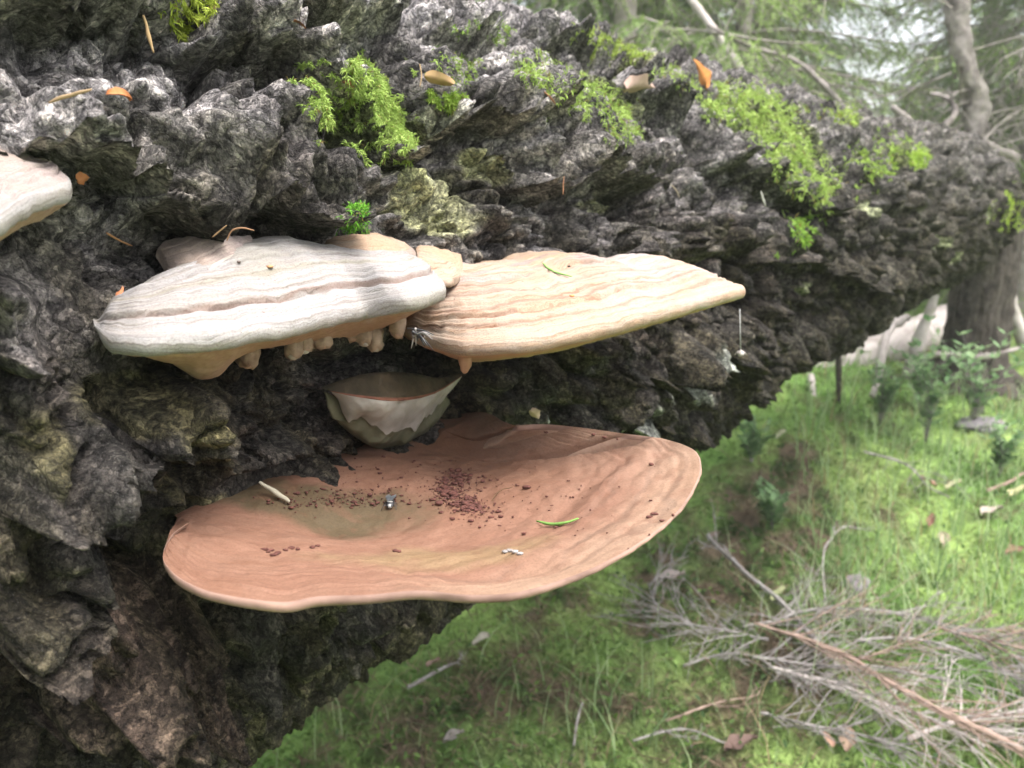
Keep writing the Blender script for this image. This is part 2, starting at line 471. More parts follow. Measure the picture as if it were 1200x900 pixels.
def log_frame(t):
    ax, az, dx, dz, r0, k, b, bz = LOGV
    s = np.asarray(t, float) - .6
    T = np.stack([dx + 2 * b * s, np.ones_like(s), dz + 2 * bz * s], -1)
    T /= np.linalg.norm(T, axis=-1)[..., None]
    side = np.cross(T, np.array([0, 0, 1.0])); side /= np.linalg.norm(side, axis=-1)[..., None]   # towards the camera's right
    up = np.cross(side, T)
    return T, side, up

_TT = np.linspace(-.4, T_END, 1400)
_AX, _RR = log_axis(_TT)
def log_hit(px, py, sink=0.0):
    """where the line of sight to a photo pixel meets the smooth log (then `sink` further in)"""
    o = ray(px, py); lo, prev = None, 0.2
    for s in np.linspace(.2, 3.6, 700):
        X = CAM + o * s
        if (np.linalg.norm(_AX - X, axis=1) - _RR).min() < 0:
            a, b = prev, s
            for _ in range(12):
                mid = .5 * (a + b)
                if (np.linalg.norm(_AX - CAM - o * mid, axis=1) - _RR).min() < 0: b = mid
                else: a = mid
            return CAM + o * (b + sink / np.linalg.norm(o))
        prev = s
    return None

def log_uv(P):
    """axis parameter t and angle phi (0 = sideways towards the camera, pi/2 = top)"""
    d = np.linalg.norm(_AX - P, axis=1); t = _TT[d.argmin()]
    A, _ = log_axis(t); _, s, u = log_frame(t)
    w = P - A
    return t, math.atan2(w @ u, w @ s)

UM = 1.33   # metres along the log per unit of t, about
def px_poly(pts):
    out = []
    for p in pts:
        h = log_hit(*p)
        if h is None: continue
        t, f = log_uv(h); out.append((t * UM, f * 0.42))
    return np.array(out)

def poly_dist(U, V, pl):
    """signed distance to a polyline in the log's own (u,v) metres: positive on the upper side; and the end fade"""
    best = np.full(U.shape, 1e9); sg = np.zeros(U.shape); par = np.zeros(U.shape)
    L = len(pl) - 1
    for i in range(L):
        a, b = pl[i], pl[i + 1]
        d = b - a; ln2 = d @ d + 1e-12
        t = ((U - a[0]) * d[0] + (V - a[1]) * d[1]) / ln2
        tc = np.clip(t, 0, 1)
        dx = U - a[0] - tc * d[0]; dy = V - a[1] - tc * d[1]
        dd = np.hypot(dx, dy)
        cr = d[0] * dy - d[1] * dx
        k = dd < best
        best = np.where(k, dd, best); sg = np.where(k, np.sign(cr), sg); par = np.where(k, (i + np.clip(t, -1, 2)) / L, par)
    return best * sg, par

# ledges seen on the log: pixel polyline (left to right) of the lower lip, height, width of the slope above it
LEDGES = [
    ([(-30,170),(40,172),(87,193),(132,223),(185,250),(211,260),(245,247),(272,224),(305,224),(345,245),(415,246)], .034, .10),
    ([(-30,40),(60,22),(106,32),(125,46),(151,36),(184,10)], .040, .07),
    ([(195,74),(234,66),(264,66),(302,78),(335,92)], .034, .06),
    ([(325,104),(345,112),(380,124),(400,145),(430,185),(470,190)], .030, .05),
    ([(470,142),(513,148),(570,160),(612,158)], .036, .06),
    ([(575,200),(627,226),(664,196),(700,210),(752,217)], .038, .07),
    ([(715,110),(735,124),(765,126),(790,150)], .030, .05),
    ([(488,56),(520,60),(560,68)], .032, .06),
    ([(608,66),(664,74),(700,72),(762,104)], .030, .05),
    ([(300,14),(345,28),(400,30),(450,48)], .030, .05),
    ([(-30,400),(40,402),(75,425),(110,424)], .030, .07),
    ([(118,488),(150,494),(200,484),(222,470)], .030, .05),
    ([(-20,560),(57,574),(128,522),(135,500)], .028, .05),
    ([(118,590),(150,596),(180,588),(205,560)], .018, .06),
    ([(-30,705),(20,690),(60,665),(96,626)], .030, .04),
    ([(64,742),(100,748),(140,730),(150,690)], .034, .05),
    ([(160,742),(190,732),(215,690)], .030, .04),
    ([(40,810),(85,800),(120,780),(150,760)], .030, .05),
    ([(125,790),(165,780),(198,745)], .028, .04),
    ([(110,855),(170,850),(230,800),(300,750)], .020, .05),
    ([(850,300),(930,300),(1000,330),(1050,325)], .030, .05),
    ([(640,480),(680,470),(735,480),(770,470)], .030, .05),
    ([(700,430),(760,425),(810,400),(860,420)], .030, .05),
    ([(830,190),(880,215),(930,250),(965,252)], .034, .06),
    ([(760,480),(830,470),(900,420),(960,390)], .034, .06),
]
PLATES = [  # proud bark plates: centre pixel, half size px (x,y), tilt degrees in the picture, height
    (95,520,50,28,-30,.022), (172,550,46,28,-20,.010), (170,460,48,26,-12,.020), (30,450,40,22,-25,.016), (105,708,56,28,-30,.016),
    (190,705,30,34,-45,.013), (160,762,46,18,-38,.013), (70,765,44,24,-40,.014), (240,800,70,24,-40,.014), (30,720,40,30,-35,.016),
    (640,430,44,30,-15,.022), (720,465,40,34,-25,.028), (800,420,40,30,-30,.026), (870,390,44,26,-30,.022), (690,410,26,20,-20,.02),
    (820,275,50,26,-5,.02), (900,330,40,30,-20,.02), (1000,270,34,22,-10,.02), (1050,230,30,20,-10,.018), (980,330,40,20,-35,.02),
    (470,240,40,34,20,.02), (560,180,50,22,10,.016), (430,215,20,10,20,.012), (600,260,60,24,10,.016), (760,290,50,20,10,.018),
    (300,140,70,26,30,.020), (200,160,80,34,20,.020), (60,150,60,26,15,.014), (280,50,60,16,5,.018), (100,15,70,14,0,.02),
]

def log_relief(t, phi):
    """radial relief, downhill shift and colours on the log"""
    A, r = log_axis(t)
    U = t * UM; V = phi * 0.42
    tb = np.linspace(-1.5, 4, 600); ub = np.cumsum(1 + 1.0 * sstep(.95, 1.7, tb)) * (tb[1] - tb[0]) * UM      # lumps get shorter along the log towards its far end
    ub += -1.5 * UM; rq = r * .8626
    Q = np.stack([np.interp(t, tb, ub), rq * np.cos(phi), rq * np.sin(phi)], -1).astype(np.float32)
    wq = Q + 0.022 * perlin(Q * 28 + 7)[..., None] * np.array([1, .6, .6]) + 0.030 * np.stack([perlin(Q * 7), perlin(Q * 7 + 40), perlin(Q * 7 + 80)], -1)
    # spiral grain: plates run along the log, turning slowly round it
    S = wq * np.array([0.62, 1.0, 1.0])
    big = fbm(wq * np.array([2.2, 3.4, 3.4]), 2)
    p1 = np.abs(perlin(S * 11.5 + 5)); p2 = np.abs(perlin(S * 21 + 50)); p3 = np.abs(perlin(wq * np.array([26, 40, 40]) + 9))
    calm = 1 - .25 * (1 - sstep(.9, 1.5, t)) * sstep(-.2, .2, phi)
    fq = (1 / np.maximum(1, t / .85))[:, None]; fa = 1 - .8 * sstep(1.2, 2.2, t)
    d = 0.022 * big + calm * 0.027 * sstep(0.0, 0.32, p1) + calm * 0.025 * sstep(0.0, 1.0, p2 / (.22 + .22 * sstep(.8, 1.6, t))) + 0.0105 * fa * sstep(0, .3, p3) - 0.03
    d += 0.0056 * fbm(Q * fq * np.array([44, 50, 50]), 5, .68) + .010 * sstep(1, 1.8, t) * (np.abs(perlin(Q * np.array([13, 19, 19]) + 61)) * 2 - .5) - 0.0035 * fa * sstep(.25, .6, perlin(Q * np.array([60, 95, 95]) + 5))
    d -= 0.018 * (1 - .6 * sstep(1.2, 2.2, t)) * (1 - sstep(0, .07, np.abs(perlin(S * 15 + 90)))) + .005 * fa * (1 - sstep(0, .08, np.abs(perlin(wq * np.array([30, 55, 55]) + 31))))
    # terraces: slopes catching the light above a sharp lower lip
    saw = (V * 9.0 + 1.4 * fbm(Q * np.array([2.6, 5, 5]) + 21, 3)) % 1.0
    amp = sstep(-.25, .35, perlin(Q * np.array([5, 7, 7]) + 70))
    d += 0.012 * (1 - sstep(.9, 1.5, t)) * calm * amp * (np.where(saw < 0.10, saw / 0.10, 1 - (saw - .10) / .90) - .5)
    jit = 0.010 * fbm(Q * 24 + 33, 3)
    shift = np.zeros_like(d)
    for pts, h, w in LEDGES:
        pl = px_poly(pts)
        if len(pl) < 2: continue
        lo, hi = pl.min(0) - .25, pl.max(0) + .25
        k = (U > lo[0]) & (U < hi[0]) & (V > lo[1]) & (V < hi[1])
        if not k.any(): continue
        dd, par = poly_dist(U[k], V[k], pl); dd = dd + jit[k]
        end = sstep(-.12, .10, par) * (1 - sstep(.90, 1.12, par))
        pr = np.where(dd >= 0, np.exp(-(dd / w) ** 2), sstep(-.012, 0.0, dd) * 1.35 - .35 * np.exp(-((dd + .03) / .035) ** 2))
        d[k] += h * end * pr * 1.3
        shift[k] += .6 * h * end * np.where(dd >= 0, np.exp(-(dd / .03) ** 2), sstep(-.012, 0, dd))
    for cx, cy, rx, ry, tilt, h in PLATES:
        c = log_hit(cx, cy)
        if c is None: continue
        a = math.radians(tilt); e1 = log_hit(cx + rx * math.cos(a), cy + rx * math.sin(a)); e2 = log_hit(cx - ry * math.sin(a), cy + ry * math.cos(a))
        if e1 is None or e2 is None: continue
        f = [np.array([x * UM, y * .42]) for x, y in (log_uv(c), log_uv(e1), log_uv(e2))]
        Mx = np.linalg.pinv(np.stack([f[1] - f[0], f[2] - f[0]], 1))
        k = (np.abs(U - f[0][0]) < .35) & (np.abs(V - f[0][1]) < .35)
        if not k.any(): continue
        L = np.stack([U[k] - f[0][0], V[k] - f[0][1]], 1) @ Mx.T
        L = np.clip(L, -9, 9)
        q = (np.abs(L[:, 0]) ** 3 + np.abs(L[:, 1]) ** 3) ** (1 / 3.) + jit[k] * 22
        d[k] += h * (1 - sstep(.72, 1.02, q)) - .25 * h * np.exp(-((q - 1.12) / .14) ** 2)
    shift *= 1 - .65 * sstep(.8, 1.4, t)
    # the bark is lower where the brackets grow out of it
    for px_, py_, rx_, ry_, top_ in ((112, 372, 70, 55, .004), (205, 612, 60, 40, .0), (150, 425, 60, 25, .0), (60, 290, 70, 40, .004), (300, 575, 80, 25, .0)):
        hp = log_hit(px_, py_); tt, ff = log_uv(hp)
        q = np.hypot((U - tt * UM) / (rx_ * hp[1] / F_PX * 1.6), (V - ff * .42) / (ry_ * hp[1] / F_PX * 1.2))
        k_ = 1 - sstep(.6, 1.15, q); k2 = q < 1.15
        d[k2] = d[k2] * (1 - k_[k2]) + np.minimum(d[k2], top_) * k_[k2]; shift *= 1 - .8 * k_
    # rotten hollow behind the young bracket
    h = log_hit(440, 470); t0, f0 = log_uv(h)
    d -= 0.05 * np.exp(-((U - t0 * UM) / .10) ** 2 - ((V - f0 * .42) / .055) ** 2)
    # ---- bark's own colours, its lit top also painted paler and shaded side darker
    nb = fbm(Q * 9 + 3, 4); nc = fbm(Q * 22 + 60, 3)
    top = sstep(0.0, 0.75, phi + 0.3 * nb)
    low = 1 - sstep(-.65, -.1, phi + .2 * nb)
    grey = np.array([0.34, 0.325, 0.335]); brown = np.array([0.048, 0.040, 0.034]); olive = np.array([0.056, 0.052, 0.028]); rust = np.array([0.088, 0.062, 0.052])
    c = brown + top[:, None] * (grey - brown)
    m = (sstep(.02, .45, nc + .35 * (1 - top)) * .42)[:, None]
    c = c * (1 - m) + olive * m
    m = (.7 * sstep(-.05, .35, fbm(Q * 16 + 77, 4)))[:, None]; c = c * (1 - m) + np.array([.046, .043, .042]) * m
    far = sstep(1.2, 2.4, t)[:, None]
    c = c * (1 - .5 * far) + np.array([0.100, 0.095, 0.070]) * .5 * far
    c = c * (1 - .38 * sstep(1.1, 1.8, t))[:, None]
    def patch(px, py, rx, ry, colour, s=1.0):
        nonlocal c
        hp = log_hit(px, py)
        if hp is None: return
        tt, ff = log_uv(hp); dep = hp[1]
        q = np.hypot((U - tt * UM) / (rx * dep / F_PX * 1.6), (V - ff * .42) / (ry * dep / F_PX * 1.2)) + .35 * nc + .12 * nb
        k = (s * (1 - sstep(.65, 1.0, q)))[:, None]
        c = c * (1 - k) + np.array(colour) * k
    patch(110, 715, 90, 45, rust, .6); patch(190, 720, 40, 45, rust, .55); patch(40, 780, 60, 40, rust * .8, .5)
    patch(58, 700, 11, 8, (0.34, 0.39, 0.40), .9); patch(70, 690, 7, 6, (0.31, 0.35, 0.35), .85)
    for p in ((795, 405, 16, 20), (715, 475, 18, 26), (740, 440, 12, 14), (820, 440, 9, 8), (848, 345, 18, 10), (690, 490, 14, 16), (618, 480, 8, 8), (775, 440, 9, 12)):
        patch(*p, (0.27, 0.285, 0.265), .9)
    for p in ((490, 235, 55, 40), (460, 210, 40, 20), (520, 265, 30, 20), (760, 95, 40, 14), (560, 200, 30, 18), (700, 240, 30, 10)):
        patch(*p, (0.27, 0.28, 0.15), .7)
    for p in ((1120, 300, 22, 14), (1160, 250, 14, 14), (1100, 285, 16, 10), (930, 340, 16, 10), (1000, 250, 14, 10)):
        patch(*p, (0.30, 0.33, 0.20), .7)
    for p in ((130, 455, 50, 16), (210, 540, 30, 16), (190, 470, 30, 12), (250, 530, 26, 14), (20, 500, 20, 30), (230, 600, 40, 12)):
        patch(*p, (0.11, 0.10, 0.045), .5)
    for p in ((430, 150, 70, 40), (690, 125, 60, 30), (905, 170, 80, 50), (740, 60, 60, 16), (550, 40, 50, 12), (225, 15, 40, 20), (1040, 190, 60, 16)):
        patch(*p, (0.10, 0.13, 0.03), .55)
    fleck = (0.25 + .75 * top) * sstep(-.3, .3, nb) * .9
    return d, shift, c, fleck

def build_log():
    ts = [-1.3]
    while ts[-1] < -.27: ts.append(ts[-1] + .03)
    while ts[-1] < T_END: ts.append(ts[-1] + .0029 * max(ts[-1], .42 if ts[-1] > .1 else 1.6))
    ts = np.array(ts); ts[-1] = T_END
    fa = np.linspace(-1.35, 1.75, 860); fb = np.linspace(1.75, 2 * math.pi - 1.35, 120)[1:-1]
    fs = np.concatenate([fa, fb]); nt, nf = len(ts), len(fs)
    Tg, Fg = np.meshgrid(ts, fs, indexing='ij'); t, f = Tg.ravel(), Fg.ravel()
    fw = (f + math.pi) % (2 * math.pi) - math.pi
    d, sh, c, fl = log_relief(t, fw)
    A, r = log_axis(t); T, S, Uv = log_frame(t)
    end = sstep(T_END - .30, T_END, t)                      # snapped, rounded far end
    rr = (r + d) * (1 - .75 * end ** 2.2)
    N = np.cos(f)[:, None] * S + np.sin(f)[:, None] * Uv
    dn = np.sin(f)[:, None] * S - np.cos(f)[:, None] * Uv   # downhill round the log on the camera side
    P = A + N * rr[:, None] + dn * sh[:, None] + T * (.05 * end * fbm(np.stack([f * 2, f * 0, t], -1), 2))[:, None]
    cap0 = log_axis(np.array([T_END]))[0] + np.array([[.02, .02, 0]])
    V = np.concatenate([P, cap0])
    V = np.concatenate([V, log_axis(np.array([-1.3]))[0]])
    i = np.arange(nf)
    capn = np.stack([np.full(nf, nt * nf + 1), (i + 1) % nf, i], 1)
    capf = np.stack([np.full(nf, nt * nf), (nt - 1) * nf + i, (nt - 1) * nf + (i + 1) % nf], 1)
    org = log_axis(np.array([.6]))[0][0] - np.array([0, 0, .48])
    root = empty("fallen_log", org, "huge old fallen log with craggy grey bark carrying the bracket fungi and moss", "log")
    c = np.concatenate([c, c[-1:], c[:1]]); fl = np.concatenate([fl, fl[-1:], fl[:1]])
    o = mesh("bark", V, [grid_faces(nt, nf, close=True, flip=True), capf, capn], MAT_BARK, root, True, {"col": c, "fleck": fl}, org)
    A1 = log_axis(np.array([T_END - .12]))[0][0]; hinge = Pile(); g = np.random.default_rng(8)
    for k in range(9):      # torn wood still holding the log to its stump
        a0 = A1 + g.normal(size=3) * np.array([.05, .05, .06]); a1 = np.array([2.03, 3.56, .60]) + g.normal(size=3) * np.array([.05, .05, .05])
        W, f = tube(resample([a0, (a0 + a1) / 2 + g.normal(size=3) * .025, a1], 14), np.linspace(.045, .022, 14) * g.uniform(.6, 1.2), 9, True, .5, k); hinge.add(W, f)
    hinge.build("torn_end", MAT_DARK_WOOD, root, org)
    return root, P.reshape(nt, nf, 3), ts, fs, org
LOG, LOGP, LOG_T, LOG_F, LOG_O = build_log()
_nf_front = 860
LOGN = np.cross(np.gradient(LOGP[:, :_nf_front], axis=1), np.gradient(LOGP[:, :_nf_front], axis=0))
LOGN /= np.linalg.norm(LOGN, axis=-1)[..., None] + 1e-12
_lx, _ly, _ld = project(LOGP[:, :_nf_front])
_rad = LOGP[:, :_nf_front] - log_axis(LOG_T)[0][:, None]
LOGN *= np.sign((LOGN * _rad).sum(-1))[..., None]
_face = ((LOGP[:, :_nf_front] - CAM) * LOGN).sum(-1) < 0.0
_front_rad = ((LOGP[:, :_nf_front] - CAM) * _rad).sum(-1) < 0.02

def log_pt(px, py):
    """point and normal on the finished, rough log under a photo pixel (the nearest visible one)"""
    d2 = (_lx - px) ** 2 + (_ly - py) ** 2 + np.where(_front_rad & (_ld > 0), 0, 1e8)
    k = d2 < max(16.0, d2.min() * 1.5 + 1)
    idx = np.argwhere(k); j = idx[_ld[k].argmin()]
    n = LOGN[max(j[0]-4,0):j[0]+5, max(j[1]-4,0):j[1]+5].mean((0, 1)); n /= np.linalg.norm(n)
    return LOGP[j[0], j[1]].copy(), n

# ------------------------------------------------------------------ bracket fungi
def shell(root, org, R, B, BL, mats, thick=.012, nu=220, ns=110, prof=None, ripple=None, tint=None, drop=None, seed=0, fade=(.07, .07), follow=0.0, names=("cap", "margin", "pore_surface"), up=(0, 0, 1.0)):
    """a shelf grown from the attachment line B to the rim R and back underneath to BL: cap, margin and pore surface"""
    up = np.array(up)
    R = resample(R, nu); n = nu
    B = resample(B, nu); BL = resample(BL, nu)
    u = np.linspace(0, 1, nu)
    th = np.broadcast_to(np.asarray(thick(u) if callable(thick) else thick, float), (nu,)).copy()
    th *= sstep(-.001, .09, u) * sstep(-.001, .05, 1 - u) * .95 + .05
    s = np.linspace(0, 1, ns) ** .85
    D = R - B
    out = D.copy(); out -= (out @ up)[:, None] * up; out /= np.linalg.norm(out, axis=1)[:, None] + 1e-9
    kk = np.hanning(41); kk /= kk.sum()
    for _ in range(2): out = np.stack([np.convolve(np.pad(out[:, i], 20, mode='edge'), kk, 'valid') for i in range(3)], 1)
    out /= np.linalg.norm(out, axis=1)[:, None] + 1e-9
    P = B[None] + s[:, None, None] * D[None]
    h = prof(s[:, None], u[None, :], P) if prof else np.zeros((ns, nu))
    h = h - s[:, None] * h[-1:, :]
    h = h * (sstep(0, fade[0], u) * sstep(0, fade[1], 1 - u))[None]
    P = P + h[..., None] * up
    Q = P * 1.0
    P = P + (0.0009 * fbm(Q * 60 + seed, 3) * sstep(0, .1, 1 - s)[:, None])[..., None] * up
    # margin: half round
    a = np.linspace(0, math.pi, 16)
    top = P[-1]
    wob = 1 + .12 * fbm(np.stack([u * 14, u * 0 + seed, u * 0], -1), 3)
    Lp = top[None] + (th * wob)[None, :, None] * (.5 * np.sin(a)[:, None, None] * out[None] + .5 * (np.cos(a)[:, None, None] - 1) * up)
    Lp += (0.0006 * fbm(Lp * 90 + 4, 3) * np.sin(a)[:, None])[..., None] * out[None]
    nb = 40; sb = np.linspace(0, 1, nb)
    low = Lp[-1]
    Bo = low[None] + sb[:, None, None] * (BL - low)[None]
    if drop: Bo = Bo + drop(sb[:, None], u[None, :], Bo)[..., None] * up
    if follow:      # the underside keeps below a dished cap
        ii = np.clip(np.searchsorted(s, 1 - sb), 0, ns - 1)
        Bo = P[ii] - up * (th[None, :, None] + follow * (sb ** .8)[:, None, None])
        Bo[0] = low
    Bo[1:] = Bo[1:] + (.0012 * fbm(Bo[1:] * 70 + 8, 3))[..., None] * up
    def mk(name, G, rad, mat, tn):
        rr, cc = G.shape[:2]
        an = np.tile(u, rr)
        mesh(name, G.reshape(-1, 3), grid_faces(rr, cc, flip=False), mat, root, True,
             {"rad": np.repeat(rad, cc) if rad.ndim == 1 else rad.ravel(), "ang": an, "tint": tn}, org)
    def tn(G, s_):
        base = np.ones((G.shape[0] * G.shape[1], 3))
        if tint: base = tint(np.repeat(s_, G.shape[1]), np.tile(u, G.shape[0]), G.reshape(-1, 3))
        return base
    mk(names[0], P, s, mats[0], tn(P, s))
    mk(names[1], Lp, 1 + a / math.pi * .12, mats[1], tn(Lp, np.ones(16)))
    mk(names[2], Bo, 1.2 + sb, mats[2], np.ones((nb * nu, 3)))
    return P

def rings(s, u, P, at_, amp, seed):
    """growth rings: rounded swellings parted by grooves, wandering a little"""
    w = .016 * fbm(np.stack([u * 4 + 0 * s, s * 2 + 0 * u, 0 * s * u + seed], -1), 3)
    q = s + w; h = 0 * q
    for s0, g, st in at_:
        h = h - amp * g * np.exp(-((q - s0) / .009) ** 2) - amp * st * sstep(s0 - .012, s0 + .012, q)
    return h

# --- large terracotta bracket below
ZB = .66
def b_lower():
    R = [(222,612),(202,626),(191,652),(203,671),(223,684),(250,694),(310,704),(340,705),(370,699),(430,697),(490,692),(550,697),(600,695),(650,682),(700,663),(750,635),(790,603),(812,572),(820,548),(812,527),(780,515),(730,508),(680,501),(635,497),(602,498),(578,502),(560,509)]
    Rz = np.interp(np.arange(len(R)), [0, 3, 8, 14, 18, 21, 26], [.664, .660, .656, .660, .672, .676, .668])
    R3 = np.array([at_z(p[0], p[1], z) for p, z in zip(R, Rz)])
    Bp = [(228,611),(242,604),(260,593),(280,582),(306,573),(335,560),(360,556),(390,550),(420,540),(450,530),(480,522),(510,514),(540,507),(562,504)]
    B3 = []
    for p in Bp:
        h = log_hit(*p)
        B3.append(at_z(p[0], p[1], ZB + .004) if h is None else h)
    B3 = np.array(B3); c = np.array([-.75, .6, 0]); B3[:, 2] = np.clip(B3[:, 2], .642, .668)
    B3 += np.array([-.02, .012, 0])
    B3[-3:, 2] = .650
    R3[-2] = B3[-1] + np.array([.030, -.045, .009]); R3[-1] = B3[-1] + np.array([.006, -.008, .006])
    BL = B3 + np.array([-.01, .005, -.028])
    span = np.linalg.norm(resample(R3, 340) - resample(B3, 340), axis=1)
    def width(u): return span[np.clip(np.round(u * 339).astype(int), 0, 339)]
    lob = np.array([at_z(400, 575, ZB)])[0]
    def g(P, px, py, rx, ry, ang=0):
        q = at_z(px, py, ZB); dx = P[..., 0] - q[0]; dy = P[..., 1] - q[1]
        a = math.radians(ang); x = dx * math.cos(a) + dy * math.sin(a); y = -dx * math.sin(a) + dy * math.cos(a)
        return np.exp(-(x / rx) ** 2 - (y / ry) ** 2)
    def prof(s, u, P):
        h = -np.minimum(.020, .10 * width(u)) * np.sin(np.clip(s, 0, 1) * math.pi) ** 1.3 * sstep(.0, .35, u) * (1 - .3 * sstep(.8, 1, u))
        h = h + .001 * np.sin(s * math.pi) * (1 - sstep(.05, .35, u))
        h = h - .012 * g(P, 400, 572, .055, .028, 25)              # hollow with soil at the back
        h = h + .005 * g(P, 330, 600, .045, .03, 20)
        h = h + .006 * g(P, 500, 625, .05, .02, 0)
        h = h + .006 * g(P, 730, 560, .020, .06, -35) - .004 * g(P, 695, 560, .008, .06, -35) - .004 * g(P, 762, 550, .009, .05, -40)
        h = h + .005 * g(P, 620, 535, .03, .05, -35)
        h = h - .006 * g(P, 600, 655, .035, .012, 10)
        h = h + .0003 * np.sin(u * 31 + 4 * s) * sstep(.4, 1, s) * sstep(.12, .3, u) + .0026 * fbm(P * 16 + 2, 3) + .0006 * fbm(P * 120, 3)
        h = h + rings(s, u, P, [(.72, .8, .0), (.80, 1.2, .6), (.88, 1.0, .6), (.94, 1.3, .8), (.76, .5, 0), (.84, .5, 0), (.91, .6, 0), (.97, .6, 0)], .0006, 3)
        return h
    def tint(s, u, P):
        t = np.ones((len(s), 3))
        def mixin(k, c):
            nonlocal t
            k = np.clip(k, 0, 1)[:, None]; t = t * (1 - k) + np.array(c) * k
        n = fbm(P * 22, 4)
        q = at_z(510, 622, ZB); d = np.hypot((P[:, 0] - q[0]) / .075, (P[:, 1] - q[1]) / .028) + .45 * n
        mixin(.75 * (1 - sstep(.5, 1.1, d)), (1.02, 1.32, 1.05))                 # ochre patch
        mixin(.8 * sstep(.80, .97, s + .03 * n) * sstep(.22, .34, u) * (1 - .5 * sstep(.60, .72, u)), (1.40, 1.75, 1.80))      # paler young growth
        mixin(.55 * sstep(.45, .80, u) * sstep(.25, .8, s), (1.10, 1.42, 1.60))
        mixin(.45 * sstep(.55, .7, u) * (1 - sstep(.2, .55, s)) , (.78, .80, .80))
        q = at_z(385, 558, ZB); d = np.hypot((P[:, 0] - q[0]) / .085, (P[:, 1] - q[1]) / .035) + .4 * n
        mixin(.85 * (1 - sstep(.6, 1.15, d)), (.34, .52, .40))                   # olive algae by the log
        mixin(.35 * sstep(.1, .5, fbm(P * 60 + 5, 3)), (.80, .74, .72))
        lines = fbm(np.stack([s * 46 + 1.5 * n, u * 5, 0 * s], -1), 2)
        mixin(.35 * sstep(.22, .42, lines) * sstep(.70, .84, s) * sstep(.2, .3, u) * (1 - sstep(.75, .85, u)), (.62, .74, .82))
        mixin(.35 * sstep(.1, .5, -lines) * sstep(.70, .84, s) * sstep(.2, .3, u), (1.15, 1.3, 1.32))
        return t
    org = B3[6]
    root = empty("bracket_fungus", org, "largest terracotta brown bracket fungus, dished like a plate, lowest on the log", "bracket fungus", "bracket fungi on the fallen log")
    P = shell(root, org, R3, B3, BL, (MAT_TERRA, MAT_MARGIN_T, MAT_PORE), thick=lambda u: .0038 + .0014 * np.sin(u * 9), prof=prof, tint=tint, follow=.018, fade=(.05, .20), nu=340, ns=170, seed=2)
    return P
LOWER = b_lower()
_lp = LOWER.reshape(-1, 3); _lpx, _lpy, _lpd = project(_lp)
def on_lower(px, py):
    d = (_lpx - px) ** 2 + (_lpy - py) ** 2
    return _lp[d.argmin()].copy()

def depths(pts): return np.array([at(*p) for p in pts])

# --- upper left cream bracket
def b_left():
    zr = .781
    R = [at_z(109,374,zr+.003)] + [at_z(x, y, zr) for x, y in ((112,382),(130,388),(170,391),(240,386),(300,378),(360,367),(420,354))] + \
        [at(470,345,.515), at(503,337,.53), at(517,332,.545), at(516,326,.565), at(504,319,.60)]
    Bp = [(118,374),(140,358),(165,340),(190,322),(215,307),(245,294),(275,284),(305,279),(335,278),(365,285),(400,292),(430,297),(455,303),(475,311),(490,322)]
    B = np.array([log_hit(x, y, .012) for x, y in Bp])
    B[:] = B + (CAM - B) * .02
    BLp = [(128,398),(140,404),(165,412),(190,420),(212,432),(232,445),(255,440),(278,420),(310,408),(350,402),(400,395),(440,388),(470,370),(480,345)]
    BL = np.array([log_hit(x, y) for x, y in BLp]); BL += (CAM - BL) * .06
    def prof(s, u, P):
        h = .009 * np.sin(s * math.pi) + .0006 * np.sin(u * 21 + s * 5) * sstep(.2, .9, s) + .0018 * fbm(P * 30, 3)
        h = h + rings(s, u, P, [(.20, .7, .3), (.34, .8, .5), (.46, 1.2, 1.5), (.585, .9, .5), (.72, .6, .2), (.84, 2.2, 2.0), (.91, .5, .2), (.28, .4, 0), (.40, .4, 0), (.53, .4, 0), (.66, .5, 0), (.78, .5, 0)], .0013, 1)
        return h
    def tint(s, u, P):
        n = fbm(P * 26, 4); t = np.ones((len(s), 3))
        def mixin(k, c):
            nonlocal t
            k = np.clip(k, 0, 1)[:, None]; t = t * (1 - k) + np.array(c) * k
        q = s + .02 * n
        mixin(.8 * np.exp(-((q - .84) / .012) ** 2), (.72, .52, .46))
        mixin(.7 * np.exp(-((q - .60) / .03) ** 2), (.80, .78, .62))
        mixin(.35 * sstep(0.1, .6, n) * (1 - sstep(.5, .6, q)), (.86, .86, .9))
        mixin(.4 * np.exp(-((q - .46) / .012) ** 2), (.72, .70, .67))
        mixin(.8 * sstep(.90, .97, u) * sstep(.85, 1, s), (.62, .46, .32))
        return t
    org = B[7]
    root = empty("bracket_fungus", org, "cream white zoned bracket fungus, left one of the two large upper shelves", "bracket fungus", "bracket fungi on the fallen log")
    shell(root, org, np.array(R), B, BL, (MAT_CREAM, MAT_CREAM, MAT_PORE), thick=.012, prof=prof, tint=tint, nu=300, ns=150, seed=1)
    # blunt young knobs hanging under the shelf
    for i, (px, py, dep, w, hh) in enumerate([(291,414,.50,.0085,.013),(344,406,.525,.007,.012),(357,402,.53,.006,.010),(378,398,.545,.0075,.009),(427,394,.57,.007,.010),(440,400,.575,.007,.010),(466,380,.575,.007,.014),(280,410,.505,.006,.010),(365,395,.55,.007,.011),(415,388,.57,.008,.010)]):
        c = at(px, py, dep)
        hh *= .72; w *= .9
        V, f = blob(c, (w, w, hh), i, .42, 9, 1.8)
        V = V + np.stack([0 * V[:, 0], 0 * V[:, 0], np.where(V[:, 2] > c[2], (V[:, 2] - c[2]) * 1.2, 0)], 1)
        k = mesh("knob", V, f, MAT_KNOB, root, True, None, org)
        Vr, fr = blob(c - np.array([0, .001, hh * .72]), (w * .62, w * .62, hh * .33), i + 40, .15, 8)
        mesh("knob_tip", Vr, fr, MAT_MARGIN if i % 3 else MAT_PORE, k, True, None, org)
b_left()

